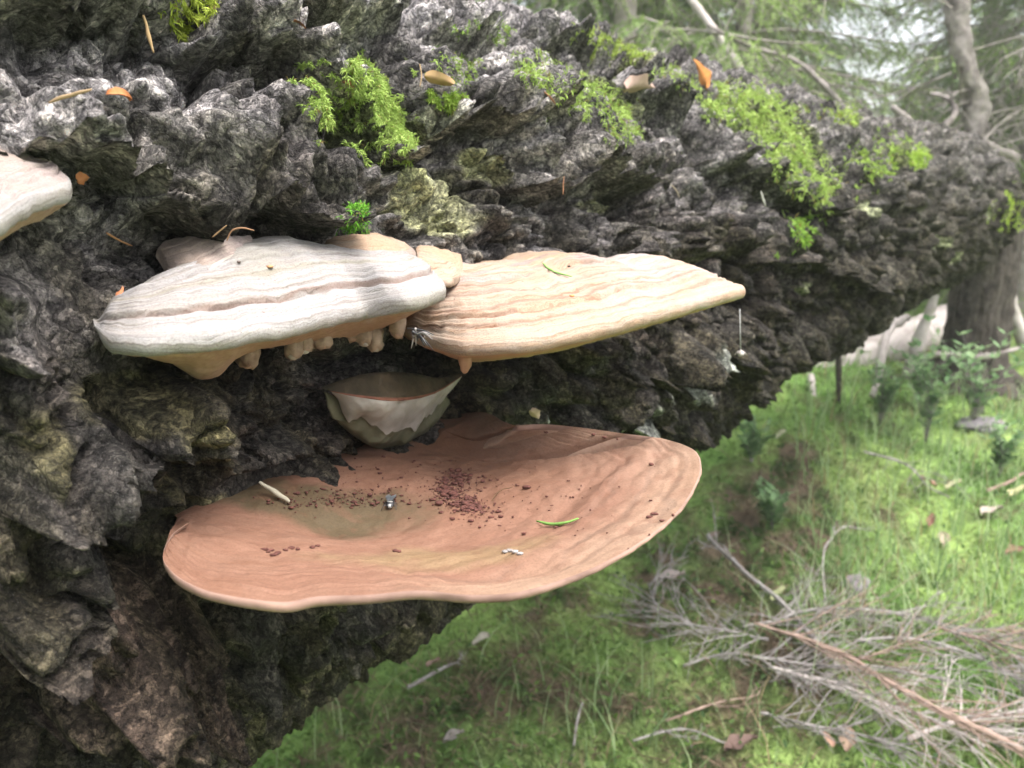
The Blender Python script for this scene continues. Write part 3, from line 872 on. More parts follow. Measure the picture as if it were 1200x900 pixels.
# --- upper right peach bracket
def b_right():
    R = [at(462,384,.615), at(478,388,.60), at(500,392,.58), at(525,396,.56), at(550,399,.545), at(600,396,.535), at(650,388,.545), at(700,377,.565), at(760,362,.60), at(810,349,.635), at(848,339,.66), at(868,335,.69), at(866,333,.705), at(850,334,.73), at(815,328,.77)]
    Bp = [(470,372),(478,340),(490,318),(505,306),(525,306),(545,312),(565,306),(590,299),(615,298),(645,300),(675,304),(700,306),(720,312),(745,316),(770,318)]
    B = []
    for i, (x, y) in enumerate(Bp):
        h = log_hit(x, y, .01)
        B.append(h + (CAM - h) * (.03 + .012 * i * (i > 8) * .6))
    B = np.array(B)
    BLp = [(478,398),(486,400),(505,410),(525,418),(545,424),(570,424),(600,420),(630,416),(660,410),(690,402),(720,394),(760,382),(790,370),(800,350),(790,335)]
    BL = np.array([log_hit(x, y) for x, y in BLp]); BL += (CAM - BL) * .08
    def prof(s, u, P):
        h = .012 * np.sin(s * math.pi) * (1 - .5 * sstep(.7, 1, u)) + .0030 * np.sin(u * 24 + 1.5) * sstep(.0, .5, 1 - s) + .0007 * np.sin(u * 37) * sstep(.3, .9, s)
        h = h + .0020 * fbm(P * 28 + 5, 3)
        h = h + rings(s, u, P, [(.25, .7, .4), (.40, .9, .6), (.53, 1.2, 1.8), (.66, 1.1, .6), (.76, 1.0, .5), (.84, 2.0, 1.6), (.91, .9, .5), (.96, .5, .3), (.32, .4, 0), (.47, .4, 0), (.60, .5, 0), (.71, .5, 0), (.80, .5, 0), (.875, .5, 0)], .0013, 5)
        return h
    def tint(s, u, P):
        n = fbm(P * 24 + 9, 4); t = np.ones((len(s), 3))
        def mixin(k, c):
            nonlocal t
            k = np.clip(k, 0, 1)[:, None]; t = t * (1 - k) + np.array(c) * k
        q = s + .03 * n
        mixin(.75 * sstep(.45, .75, u) * (1 - sstep(.80, .9, q)), (1.04, 1.13, 1.36))
        mixin(.8 * np.exp(-((q - .80) / .014) ** 2), (.62, .50, .46))
        mixin(.6 * np.exp(-((q - .66) / .012) ** 2), (.60, .48, .44))
        mixin(.7 * np.exp(-((q - .91) / .010) ** 2), (.62, .46, .40))
        mixin(.8 * sstep(.0, .35, fbm(np.stack([s * 12, u * 6, 0 * s], -1) + 3, 3)) * np.exp(-((q - .35) / .25) ** 2), (.72, .82, 1.05))   # bluish grey streaks
        d = np.hypot((P[:, 0] - at(495, 388, .52)[0]) / .016, (q - .93) / .08) + .6 * n
        mixin(.85 * (1 - sstep(.2, 1.1, d)), (.12, .09, .08))     # dark rotten notch beside the left shelf
        return t
    org = B[8]
    root = empty("bracket_fungus", org, "peach and cream zoned bracket fungus, right one of the two large upper shelves, pointing right", "bracket fungus", "bracket fungi on the fallen log")
    shell(root, org, np.array(R), B, BL, (MAT_PEACH, MAT_PEACH, MAT_PORE_P), thick=lambda u: .0092 + .003 * np.sin(u * 3.1), prof=prof, tint=tint, nu=320, ns=150, seed=4)
    # drop-shaped spine under the shelf where the young bracket is attached
    c = at(545, 421, .58)
    V, f = blob(c, (.005, .005, .011), 3, .2, 9)
    mesh("spine", V, f, MAT_PORE_P, root, True, None, org)
b_right()

# --- small lobes between and beside the shelves
def lobe(label, R, B, BL, mats, thick=.006, amp=.0012, bulge=.006, lift=.03, seed=0, nu=120, ns=60):
    R3 = np.array([at(*p) for p in R])
    B3 = np.array([log_hit(x, y, .015) for x, y in B]); BL3 = np.array([log_hit(x, y, .01) for x, y in BL])
    def prof(s, u, P):
        return bulge * np.sin(s * math.pi) + .0022 * fbm(P * 40 + seed, 3) + rings(s, u, P, [(.4, .8, .4), (.6, 1, .5), (.8, 1, .5), (.92, .6, .4)], amp, seed)
    org = B3[len(B3) // 2]
    root = empty("bracket_fungus", org, label, "bracket fungus", "bracket fungi on the fallen log")
    shell(root, org, R3, B3, BL3, mats, thick=thick, prof=prof, nu=nu, ns=ns, seed=seed)
    return root
lobe("small mauve grey bracket lobe tucked behind the left end of the cream shelf",
     [(196,322,.50),(205,330,.485),(222,326,.475),(245,312,.48),(265,301,.495),(285,294,.52),(300,288,.55)],
     [(182,300),(186,288),(205,279),(235,276),(262,280),(285,284),(300,286)],
     [(195,325),(205,330),(222,328),(245,318),(265,310),(285,300),(300,290)], (MAT_MAUVE, MAT_MARGIN, MAT_PORE), seed=11)
lobe("small pinkish beige lobe peeping over the right half of the cream shelf",
     [(385,300,.60),(400,303,.585),(425,303,.58),(450,303,.59),(470,302,.61),(484,300,.64)],
     [(374,286),(390,279),(412,275),(436,275),(460,283),(482,296)],
     [(385,305),(400,310),(425,312),(450,310),(470,306),(484,302)], (MAT_PEACH, MAT_MARGIN_P, MAT_PORE), seed=12)
lobe("narrow brown curled lobe between the beige lobe and the peach shelf",
     [(462,300,.62),(472,304,.61),(482,305,.612),(492,302,.63)],
     [(445,279),(462,281),(478,287),(492,297)],
     [(462,304),(472,308),(482,308),(492,304)], (MAT_MAUVE, MAT_KNOB, MAT_PORE), seed=13, bulge=.002)
lobe("rounded tan lobe with a brown rim at the left back of the peach shelf",
     [(488,312,.60),(496,322,.59),(512,328,.588),(530,326,.60),(545,318,.64)],
     [(484,302),(492,292),(505,289),(524,299),(541,312)],
     [(488,318),(496,326),(512,330),(530,328),(545,320)], (MAT_PEACH, MAT_KNOB, MAT_PORE), seed=14, bulge=.008)

# --- grey-white bracket cut by the left edge of the picture
def b_edge():
    R = [(-130,330,.33),(-90,310,.33),(-45,285,.335),(-15,258,.345),(8,242,.36),(25,231,.375),(42,223,.39),(62,217,.405),(77,213,.42),(79,207,.43),(70,203,.44)]
    B = [(-150,250),(-110,225),(-75,212),(-45,204),(-20,199),(5,196),(25,195),(38,196),(46,197),(50,198),(54,199)]
    BL = [(-130,360),(-100,350),(-60,325),(-25,300),(4,280),(24,268),(42,260),(58,252),(70,242),(78,230),(74,212)]
    R3 = depths(R); B3 = np.array([log_hit(x, y, .02) for x, y in B]); BL3 = np.array([log_hit(x, y, .0) for x, y in BL]); BL3 += (CAM - BL3) * .09
    def prof(s, u, P):
        return .006 * np.sin(s * math.pi) + .002 * fbm(P * 36, 3) + rings(s, u, P, [(.3, .6, .4), (.5, .9, .7), (.68, .9, .6), (.82, 1.2, .8)], .0022, 8)
    org = B3[4]
    root = empty("bracket_fungus", org, "grey white bracket fungus with rounded lip, cut off by the photo's left edge", "bracket fungus", "bracket fungi on the fallen log")
    shell(root, org, R3, B3, BL3, (MAT_MAUVE, MAT_CREAM, MAT_PORE), thick=.010, prof=prof, nu=200, ns=100, seed=9)
    lobe("thin mauve lobe above the bracket at the left edge of the photo",
         [(-60,205,.41),(-20,203,.405),(10,202,.41),(35,202,.42),(46,201,.44)],
         [(-70,185),(-30,178),(0,177),(25,184),(45,199)],
         [(-60,212),(-20,210),(10,208),(35,206),(46,203)], (MAT_MAUVE, MAT_MARGIN, MAT_PORE), seed=15, nu=90, ns=50)
b_edge()

# --- young scalloped bracket in the dark recess
def b_young():
    def row(pts, sink): return np.array([log_hit(x, y, .0) + (CAM - log_hit(x, y, .0)) * (sink * (.25 + .75 * math.sin(math.pi * (k + .3) / (len(pts) - .4))) if sink > 0 else sink) for k, (x, y) in enumerate(pts)])
    lines = [   # rows from the top of the thick young shelf down to its ragged lower edge
        ([(380,452),(400,447),(430,442),(460,440),(490,442),(515,444),(540,436)], .00, 0),
        ([(377,455),(400,446),(430,439),(460,437),(490,439),(515,443),(541,436)], .040, 0),
        ([(386,458),(405,461),(430,464),(460,466),(490,464),(516,456),(541,440)], .070, 1),
        ([(388,459),(406,463),(430,467),(460,470),(490,467),(516,458),(541,441)], .074, 2),
        ([(390,462),(408,472),(432,481),(460,485),(490,478),(514,466),(540,443)], .068, 2),
        ([(394,468),(410,486),(434,500),(454,505),(478,502),(504,484),(528,458)], .045, 2),
        ([(396,470),(412,488),(432,503),(448,512),(470,508),(500,490),(522,464)], .035, 3),
        ([(380,462),(390,484),(414,506),(444,520),(476,514),(508,496),(528,470)], .020, 3),
        ([(382,468),(394,492),(416,512),(444,526),(476,520),(506,502),(524,478)], -.015, 3)]
    nu = 120
    rows = [resample(row(p, s), nu) for p, s, _ in lines]
    rag = .010 * fbm(np.stack([np.linspace(0, 7, nu), np.zeros(nu), np.zeros(nu)], -1), 3)
    for k in (5, 6, 7): rows[k][:, 2] += rag * (1.0 if k < 7 else .6)
    org = log_hit(455, 470)
    root = empty("bracket_fungus", org, "young whitish bracket with an olive scalloped edge in the dark hollow between big shelves", "bracket fungus", "bracket fungi on the fallen log")
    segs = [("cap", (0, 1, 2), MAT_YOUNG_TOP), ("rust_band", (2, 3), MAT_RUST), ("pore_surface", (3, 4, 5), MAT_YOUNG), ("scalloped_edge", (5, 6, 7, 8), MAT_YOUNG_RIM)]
    for name, ks, mat in segs:
        G = np.stack([rows[k] for k in ks]); q = np.linspace(0, len(ks) - 1, 6 * (len(ks) - 1) + 1)
        G = hermite(np.arange(len(ks)), G.reshape(len(ks), -1), q).reshape(len(q), nu, 3) if len(ks) > 2 else np.stack([G[0] * (1 - t) + G[1] * t for t in np.linspace(0, 1, 5)])
        e = np.ones(len(G)); e[0] = e[-1] = 0
        G = G + (.0022 * fbm(G * 75, 3) * e[:, None])[..., None] * np.array([.7, -.7, .1])
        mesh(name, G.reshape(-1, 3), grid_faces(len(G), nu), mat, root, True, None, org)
b_young()

# ------------------------------------------------------------------ litter lying on the big bracket
def sliver(name, label, cat, pts, w, mat_col, mat=None, group=None, thick=.4, k=6, curl=0.0):
    """a needle, splinter or thin twig: tapered flattened rod through 3D points"""
    P = resample(pts, 14); n = len(P); x = np.linspace(0, 1, n)
    r = .62 * w * (np.sin(np.clip(x * math.pi * .9 + .2, 0, math.pi)) ** .45 * .9 + .1) * (1 + .3 * perlin(P * 180))
    V, f = tube(P, r, k)
    V = V + .25 * w * np.stack([perlin(V * 150 + 31 * q) for q in range(3)], -1)
    c = P.mean(0)
    o = mesh(name, V, f, mat or MAT_LITTER, None, True, None if mat else {"col": np.tile(np.array(mat_col, float), (len(V), 1))}, c)
    return tag(o, label, cat, group)
up = np.array([0, 0, 1.0])
def lowpts(pp, lift): return [on_lower(*p) + up * lift for p in pp]
sliver("spruce_needle", "green curved spruce needle lying on the terracotta bracket", "needle", lowpts([(628,613),(645,618),(662,616),(677,610)], .0016), .0016, (0.16, 0.30, 0.07))
sliver("twig", "tiny curved dark twig beside the crumbs on the terracotta bracket", "twig", lowpts([(576,591),(582,583),(590,578),(600,576)], .003), .0006, (0.10, 0.06, 0.03))
sliver("leaf_scrap", "pale dry sliver standing at the dark back of the terracotta bracket", "leaf scrap", [on_lower(340,592) + up * .003, on_lower(322,586) + up * .006, on_lower(305,582) + up * .011], .0030, (0.36, 0.33, 0.25))
def crumbs():
    p = Pile(); g = np.random.default_rng(3)
    def put(px, py, r, lift=0):
        c = on_lower(px, py); V, f = blob(c + up * (r * .5 + lift), (r * g.uniform(.6, 2.2), r * g.uniform(.6, 1.6), r * g.uniform(.6, 1)), g.integers(0, 99), .35, 5)
        p.add(V, f)
    for cx, cy, sx, sy, n in ((532,562,10,5,150),(522,575,8,6,130),(540,585,12,7,150),(550,597,12,5,130),(565,565,18,6,40),(580,598,9,5,26),(470,560,60,14,90),(420,583,50,6,220),(385,590,40,4,120),(640,590,50,20,25),(720,600,60,25,18),(600,570,60,20,40),(560,612,30,8,24)):
        for _ in range(n): put(cx + g.normal() * sx, cy + g.normal() * sy, min(.0017, .00042 * math.exp(.55 * g.normal())) * (1.25 if sx < 20 else .9), abs(g.normal()) * .0006)
    o = p.build("frass_crumbs", MAT_FRASS, None, on_lower(540, 580))
    tag(o, "dark red brown crumbs of frass heaped and scattered on the terracotta bracket", None, None, "stuff")
crumbs()
def speck(label, pts, r, name="dirt_speck", mat=None, seed=0, group=None):
    p = Pile(); g = np.random.default_rng(seed + 50)
    for a in pts:
        c = on_lower(*a)
        V, f = blob(c + up * r * .4, (r * g.uniform(.9, 1.8), r * g.uniform(.6, 1.0), r * .6), seed + len(p.V), .4, 6); p.add(V, f)
    tag(p.build(name, mat or MAT_FRASS, None, on_lower(*pts[0])), label, "debris", group)
speck("dark brown cracked debris trail on the left front of the terracotta bracket", [(309,644),(314,648),(320,651),(327,648),(334,645),(341,643),(350,644),(366,643),(372,641),(318,645),(323,650)], .0013, "debris_trail", seed=1)
speck("small grey scale lying above the wavy front rim of the terracotta bracket", [(592,648),(598,646),(604,647),(610,649)], .0016, "bark_scale", MAT_TWIG, 2)
speck("dark dot near the right end of the terracotta bracket", [(764,545)], .0018, "dirt_speck", seed=3)
speck("small brown crumb on the pale band at the front of the terracotta bracket", [(463,646),(468,647)], .0016, "dirt_speck", seed=4)
speck("tiny dark crumbs along the far rim of the terracotta bracket", [(594,508),(608,507),(622,507),(640,507),(695,510),(708,514),(724,516)], .0016, "rim_crumbs", seed=5)
speck("dark brown chip at the right front rim of the terracotta bracket", [(762,606),(768,604)], .0014, "dirt_speck", seed=6)

def fly():
    c = on_lower(457, 594) + up * .003
    root = empty("fly", on_lower(457, 594), "small black and grey fly resting on the terracotta bracket", "fly")
    o = np.array(root.location)
    def part(name, V, f, m): return mesh(name, V, f, m, root, True, None, o)
    V, f = blob(c, (.0030, .0024, .0022), 1, .08, 9); part("thorax", V, f, MAT_BLACK)
    V, f = blob(c + np.array([.0005, .0030, .0006]), (.0024, .0034, .0020), 2, .08, 9); part("abdomen", V, f, MAT_BLACK)
    V, f = blob(c + np.array([.0004, -.0030, -.0004]), (.0019, .0014, .0016), 3, .08, 8); h = part("head", V, f, MAT_GREY_INSECT)
    for s in (-1, 1):
        V, f = blob(c + np.array([.0004 + s * .0014, -.0033, -.0001]), (.0009, .0010, .0012), 4, .05, 7); mesh("eye", V, f, MAT_BLACK, h, True, None, o)
        a = np.linspace(0, 1, 10); w = .0020 * np.sin(a * math.pi * .9 + .15) ** .7
        ctr = c + np.stack([s * (.0008 + .0018 * a), .0005 + .0075 * a, .0022 + .0016 * np.sin(a * 2)], 1)
        G = np.stack([ctr - np.stack([w, 0 * w, 0 * w], 1), ctr + np.stack([w, 0 * w, .0006 + 0 * w], 1)], 1)
        G2 = G - up * .00015
        V = np.concatenate([G.reshape(-1, 3), G2.reshape(-1, 3)])
        part("wing", V, [grid_faces(10, 2), grid_faces(10, 2, True, off=20)], MAT_WING)
        for k in range(3):
            y0 = -.0018 + .0018 * k
            pts = [c + np.array([s * .001, y0, -.001]), c + np.array([s * .0036, y0 * 1.6, .0002]), c + np.array([s * .0056, y0 * 2.3, -.0032])]
            V, f = tube(resample(pts, 7), np.linspace(.00035, .00018, 7), 5); part("leg", V, f, MAT_BLACK)
    for s in (-.0008, .0008):
        V, f = tube([c + np.array([s - .0012, -.0005, .0021]), c + np.array([s, -.001, .0023]), c + np.array([s + .0012, -.0005, .0020])], .0004, 5)
        part("stripe", V, f, MAT_GREY_INSECT)
fly()

# ------------------------------------------------------------------ litter on the log and the upper shelves
def logpts(pp, lift): 
    out = []
    for p in pp:
        P, n = log_pt(*p); out.append(P + n * lift + (CAM - P) * .004)
    return out
def straight(pp, lift):
    P = np.array(logpts(pp, lift)); d = P[:, 1]; n = len(pp)
    fit = np.linspace(d[0], d[-1], n) if abs(d[0] - d[-1]) < .02 else np.full(n, d.min())
    return [at(x, y, min(f, k)) for (x, y), f, k in zip(pp, fit, d + .004)]
S_ = lambda name, label, cat, pp, w, col, lift=.004: sliver(name, label, cat, straight(pp, lift), w, col)
S_("wood_splinter", "tan wood splinter standing upright in a hollow near the top left of the log", "splinter", [(168,18),(174,40),(180,62)], .0018, (0.42, 0.28, 0.15), .010)
S_("wood_splinter", "flat tan splinter lying across the dark hollow left of the upper plates", "splinter", [(57,120),(78,113),(107,104)], .0017, (0.34, 0.24, 0.14), .012)
S_("spruce_needle", "rust brown needle pair on the bark left above the cream shelf", "needle", [(125,273),(138,281),(155,288)], .0012, (0.36, 0.19, 0.09), .006)
S_("spruce_needle", "curved brown needle behind the mauve lobe", "needle", [(266,282),(272,270),(284,267),(298,270)], .0010, (0.30, 0.17, 0.10), .006)
S_("spruce_needle", "straight brown needle pointing up beside the mauve lobe", "needle", [(249,278),(258,270),(266,264)], .0009, (0.28, 0.18, 0.10), .006)
S_("spruce_needle", "thin tan needle standing on the bark right of the large left moss patch", "needle", [(492,75),(494,88),(492,102)], .0009, (0.36, 0.25, 0.14), .006)
S_("spruce_needle", "brown needle hanging in the dark hollow above the peach shelf", "needle", [(661,207),(660,217),(660,228)], .0012, (0.33, 0.17, 0.10), .008)
S_("spruce_needle", "pale bent needle below the mossy top of the log, beside the pinkish bark scrap", "needle", [(786,216),(793,224),(796,232)], .0013, (0.36, 0.30, 0.2), .008)
S_("spruce_needle", "whitish short twig hanging under the thick moss cushion", "twig", [(892,224),(894,233),(897,242)], .0022, (0.5, 0.48, 0.42), .008)
S_("spruce_needle", "reddish needle lying in the crack left of the pinkish scrap", "needle", [(638,108),(645,114),(651,122)], .0013, (0.30, 0.14, 0.08), .007)

def leaf(name, label, cat, base, tip, width, col, bend=.25, side=None, group=None, parent=None):
    """a thin dry leaf or scale: a cupped blade with a fold along the middle"""
    base, tip = np.asarray(base, float), np.asarray(tip, float)
    L = np.linalg.norm(tip - base); ax = (tip - base) / L
    sd_ = np.cross(ax, np.array([.2, .8, .3]) if side is None else np.asarray(side, float)); sd_ /= np.linalg.norm(sd_)
    nn = np.cross(sd_, ax)
    a = np.linspace(0, 1, 12); sd0 = float(abs(base[0] * 977 + base[2] * 571)) % 50
    w = .8 * width * np.sin(np.clip(a * .94 + .05, 0, 1) * math.pi) ** .75 * np.clip(1 + .5 * perlin(np.stack([a * 3.3 + sd0, a * 0 + sd0, a * 0], -1)), .6, 1.4)
    b = np.linspace(-1, 1, 7)
    G = base + (a * L)[:, None, None] * ax + (w[:, None] * b)[..., None] * sd_ + (bend * L * (a * (1 - a))[:, None] + .35 * width * np.abs(b)[None] + .16 * width * np.sin(a * 7 + sd0)[:, None] * b[None])[..., None] * nn
    th = .0006 + .006 * width
    V = np.concatenate([G.reshape(-1, 3), (G - nn * th).reshape(-1, 3)])
    o = mesh(name, V, [grid_faces(12, 7), grid_faces(12, 7, True, off=84)], MAT_LITTER, None, True,
             {"col": np.tile(np.array(col, float), (168, 1)) * (1 + .25 * fbm(V * 90, 2))[:, None].clip(.5, 1.4)}, base)
    return tag(o, label, cat, group)
def logleaf(label, p0, p1, w, col, lift=.008, name="bark_scale", cat="bark scale"):
    a, b = logpts([p0, p1], lift); leaf(name, label, cat, a, b, w, col)
logleaf("orange brown leaf scrap standing on the skyline of the log beside the moss", (823,108), (812,80), .012, (0.40, 0.17, 0.045), .012, "leaf_scrap", "leaf scrap")
logleaf("rust coloured scale standing on the bark above the large left moss patch", (347,62), (342,38), .0042, (0.36, 0.17, 0.08), .006)
logleaf("orange scale sticking out beside the lip of the left edge bracket", (76,214), (89,207), .0042, (0.45, 0.18, 0.08), .012)
logleaf("curled red brown scale at the left end of the large left moss patch", (398,98), (409,118), .0038, (0.24, 0.10, 0.06), .010)
logleaf("small orange scale in the dark hollow under the flat tan splinter", (127,133), (134,128), .0040, (0.5, 0.2, 0.08), .012)
logleaf("pinkish papery bark scrap right of the central moss strip", (728,112), (760,106), .016, (0.42, 0.29, 0.25), .010)
logleaf("orange speck of bark at the left shoulder of the cream shelf", (128,352), (137,346), .0022, (0.55, 0.22, 0.11), .010)
logleaf("yellow brown scale lying on bark beside the upper left moss", (268,44), (282,49), .0035, (0.42, 0.27, 0.09), .008)
logleaf("ochre flat scale lying on bark right of the large left moss patch", (500,95), (530,102), .008, (0.36, 0.24, 0.12), .006)
logleaf("pinkish chip of bark on the shaded side below the peach shelf", (612,478), (624,490), .007, (0.44, 0.31, 0.26), .008)
# green needle and chips on the upper shelves: set on the cap meshes built above
def cap_points(idx):
    caps = [o for o in bpy.data.objects if o.name.split(".")[0] == "cap"]
    o = caps[idx]; n = len(o.data.vertices); v = np.zeros(n * 3, np.float32); o.data.vertices.foreach_get("co", v)
    return v.reshape(-1, 3) + np.array(o.parent.location)
_cr = cap_points(2); _cx, _cy, _ = project(_cr); _cl = cap_points(1); _clx, _cly, _ = project(_cl)
def on_right(px, py): return _cr[((_cx - px) ** 2 + (_cy - py) ** 2).argmin()].copy()
def on_left(px, py): return _cl[((_clx - px) ** 2 + (_cly - py) ** 2).argmin()].copy()
sliver("spruce_needle", "bright green spruce needle lying on the peach shelf", "needle", [on_right(x, y) + (CAM - on_right(x, y)) * .006 + up * .001 for x, y in ((636,310),(646,318),(658,323),(671,326))], .0016, (0.22, 0.38, 0.12))
for lab, f_, pp, r, cc in (("brown resin fleck on the upper zone of the cream shelf", on_left, (316,313), .0022, (0.45, 0.25, 0.13)),
                       ("dark crumb left of the resin fleck on the cream shelf", on_left, (280,307), .0014, (0.12, 0.09, 0.08)),
                       ("orange fleck in the middle of the peach shelf", on_right, (670,347), .0020, (0.50, 0.24, 0.10)),
                       ("dark crumb beside the green needle on the peach shelf", on_right, (667,312), .0014, (0.06, 0.05, 0.04))):
    c = f_(*pp); V, f = blob(c + up * .0004, (r, r, r * .5), 5, .4, 7)
    tag(mesh("surface_fleck", V, f, MAT_LITTER, None, True, {"col": np.tile(np.array(cc), (len(V), 1))}, c), lab, "debris")
# dark needle tuft caught in the notch between the shelves
def tuft():
    c = at(487, 392, .515); root = empty("needle_tuft", c, "tuft of dark dead needles caught in the notch between the two upper shelves", "needle tuft")
    g = np.random.default_rng(9)
    for k in range(16):
        e = c + np.array([g.uniform(-.006, .014), g.uniform(-.008, .004), g.uniform(-.012, .004)])
        V, f = tube(resample([c + g.normal(size=3) * .002, (c + e) / 2 + up * .002, e], 6), np.linspace(.0009, .0003, 6), 5)
        mesh("needle", V, f, MAT_BLACK if k % 3 else MAT_TWIG, root, True, None, c)
tuft()
def hanging():
    a, b = at(867, 362, .95), at(868, 414, .95)
    root = empty("hanging_husk", b, "tiny pale husk hanging on a spider thread right of the peach shelf", "husk")
    V, f = tube([a, (a + b) / 2, b], .0003, 4); mesh("thread", V, f, MAT_SILK, root, True, None, b)
    V, f = blob(b, (.0038, .003, .0034), 4, .5, 8, 2.5); h = mesh("husk", V, f, MAT_PALE_WOOD, root, True, None, b)
    for s in (-1, 1):
        V, f = tube([b, b + np.array([s * .004, 0, .002]), b + np.array([s * .007, 0, -.002])], .0005, 4); mesh("barb", V, f, MAT_PALE_WOOD, h, True, None, b)
hanging()

# ------------------------------------------------------------------ moss on the log
def in_poly(x, y, pl):
    r = np.zeros(x.shape, bool); n = len(pl); j = n - 1
    for i in range(n):
        xi, yi = pl[i]; xj, yj = pl[j]
        r ^= ((yi > y) != (yj > y)) & (x < (xj - xi) * (y - yi) / (yj - yi + 1e-9) + xi)
        j = i
    return r

def fronds(P, N, L, W, cols, g, droop=.4, spread=.7):
    """curved two-segment blades: P (n,3) roots, N directions"""
    n = len(P)
    D = N + spread * g.normal(size=(n, 3)); D /= np.linalg.norm(D, axis=1)[:, None]
    L = np.broadcast_to(L, (n,)) * g.uniform(.6, 1.3, n)
    sd_ = np.cross(D, g.normal(size=(n, 3))); sd_ /= np.linalg.norm(sd_, axis=1)[:, None] + 1e-9
    M1 = P + D * (L * .55)[:, None]; D2 = D - up * droop; D2 /= np.linalg.norm(D2, axis=1)[:, None]
    TP = M1 + D2 * (L * .5)[:, None]
    w = (np.broadcast_to(W, (n,)) * .5)[:, None]
    V = np.stack([P - sd_ * w * .6, P + sd_ * w * .6, M1 - sd_ * w, M1 + sd_ * w, TP], 1).reshape(-1, 3)
    b = np.arange(n) * 5
    q = np.stack([b, b + 1, b + 3, b + 2], 1); t = np.stack([b + 2, b + 3, b + 4], 1)
    C = np.repeat(cols, 5, 0)
    return V, [q, t], C

LPX, LPY = _lx, _ly
def moss(label, poly, n, L, W, cols=((.20, .31, .06), (.40, .52, .14)), thick=.006, edge=7, seed=0):
    g = np.random.default_rng(seed + 100)
    pl = np.array(poly, float); lo, hi = pl.min(0) - 25, pl.max(0) + 25
    k = (LPX > lo[0]) & (LPX < hi[0]) & (LPY > lo[1]) & (LPY < hi[1]) & _front_rad & (_ld > 0)
    ij = np.argwhere(k)
    if not len(ij): return
    x, y = LPX[k], LPY[k]; P = LOGP[:, :_nf_front][k]; N = LOGN[k]; dep = _ld[k]
    wob = edge * fbm(P * (60 / dep.mean()), 3)[:, None] * np.array([1.0, -1.0])
    ins = in_poly(x + wob[:, 0], y + wob[:, 1], pl)
    hole = fbm(P * (75 / dep.mean()) + 9, 2)
    ins &= hole > -.55
    out_ = in_poly(x + 3.2 * wob[:, 0] + 4, y + 3.2 * wob[:, 1], pl) & (hole > .12)
    ins |= out_
    P, N, dep = P[ins], N[ins], dep[ins]
    if len(P) < 20: return
    # keep the visible side only, weighted by true surface area
    n = int(n * 2.4); L *= .78; W *= .75
    i = g.integers(0, len(P), n)
    p = P[i] + g.normal(size=(n, 3)) * .0008; nn = N[i]
    lump = np.clip(fbm(p * (55 / dep.mean()) + 3, 2) + .5, 0, 1.3)
    p = p + nn * (thick * lump * g.uniform(.2, 1, n))[:, None]
    t = np.clip(g.uniform(0, 1, n) * .6 + .4 * lump, 0, 1)[:, None]
    c = np.array(cols[0]) * (1 - t) + np.array(cols[1]) * t
    c = c * (1.0 if cols[0][0] == .20 else 1.45)
    br = g.uniform(size=n) < .05
    c[br] = (.22, .17, .06)
    V, f, C = fronds(p, nn * .55 - up * .28, L * (.6 + .7 * lump), W, c, g, .7, .8)
    org = P.mean(0)
    o = mesh("moss_patch", V, f, MAT_MOSS, None, True, {"col": C}, org)
    tag(o, label, "moss", "moss patches growing on the log")
moss("large hanging moss patch on the upper left bark, above the beige lobe", [(345,55),(385,72),(430,82),(472,112),(486,150),(476,192),(448,190),(425,156),(385,152),(370,122),(350,80)], 15000, .0052, .0011, edge=9, seed=1)
moss("yellowish moss patch at the very top left of the log", [(192,-12),(262,-12),(250,22),(232,30),(218,48),(202,36)], 3600, .0055, .0012, ((.16, .22, .03), (.33, .38, .06)), seed=2)
moss("bright diagonal moss strip in the middle of the log's upper side", [(605,62),(640,85),(690,93),(715,103),(738,132),(750,166),(722,160),(695,137),(660,128),(640,106),(608,92)], 7000, .0075, .0014, edge=8, seed=3)
moss("thickest bright moss cushion hanging over the log's right side", [(812,112),(850,106),(885,113),(912,132),(952,180),(973,222),(966,248),(930,228),(905,212),(893,172),(868,152),(836,142)], 9000, .012, .0024, thick=.022, edge=10, seed=4)
moss("pale moss fringe on the skyline of the log, above the diagonal strip", [(672,34),(720,40),(768,66),(748,74),(700,62)], 3000, .009, .0018, ((.20, .28, .05), (.36, .46, .10)), seed=5)
moss("thin moss streak on the skyline left of the pale fringe", [(508,34),(560,24),(600,36),(590,54),(545,48)], 1800, .006, .0014, ((.10, .17, .03), (.22, .33, .06)), seed=6)
moss("small vivid moss tuft just above the beige lobe", [(402,256),(412,238),(430,246),(428,272),(405,278)], 900, .0055, .0011, ((.06, .17, .02), (.13, .30, .03)), thick=.004, edge=3, seed=7)
moss("scattered yellow green moss on the far part of the log", [(985,172),(1050,172),(1062,196),(1050,210),(1010,204)], 900, .013, .0035, ((.13, .21, .03), (.26, .37, .07)), thick=.012, edge=22, seed=8)
moss("small moss dot on the far log, right of the scattered moss", [(1062,178),(1084,178),(1082,200),(1064,198)], 700, .013, .0035, ((.14, .22, .03), (.28, .40, .06)), thick=.012, edge=8, seed=9)
moss("moss tuft on the far skyline of the log under the sky gap", [(955,126),(1000,130),(1004,146),(960,142)], 1000, .012, .003, ((.20, .30, .05), (.36, .48, .09)), thick=.015, edge=5, seed=10)
moss("thin moss below the ochre scale on the upper log", [(500,108),(536,112),(538,130),(508,128)], 900, .005, .0012, ((.12, .19, .03), (.24, .34, .06)), edge=6, seed=11)
moss("green moss wisp low under the thick cushion", [(928,258),(948,250),(950,285),(932,290)], 600, .011, .0028, ((.09, .17, .03), (.20, .32, .05)), edge=7, seed=12)
moss("narrow moss fringe on the skyline just left of the orange leaf scrap", [(768,72),(800,84),(822,104),(800,106),(770,86)], 900, .008, .0018, thick=.008, edge=6, seed=16)
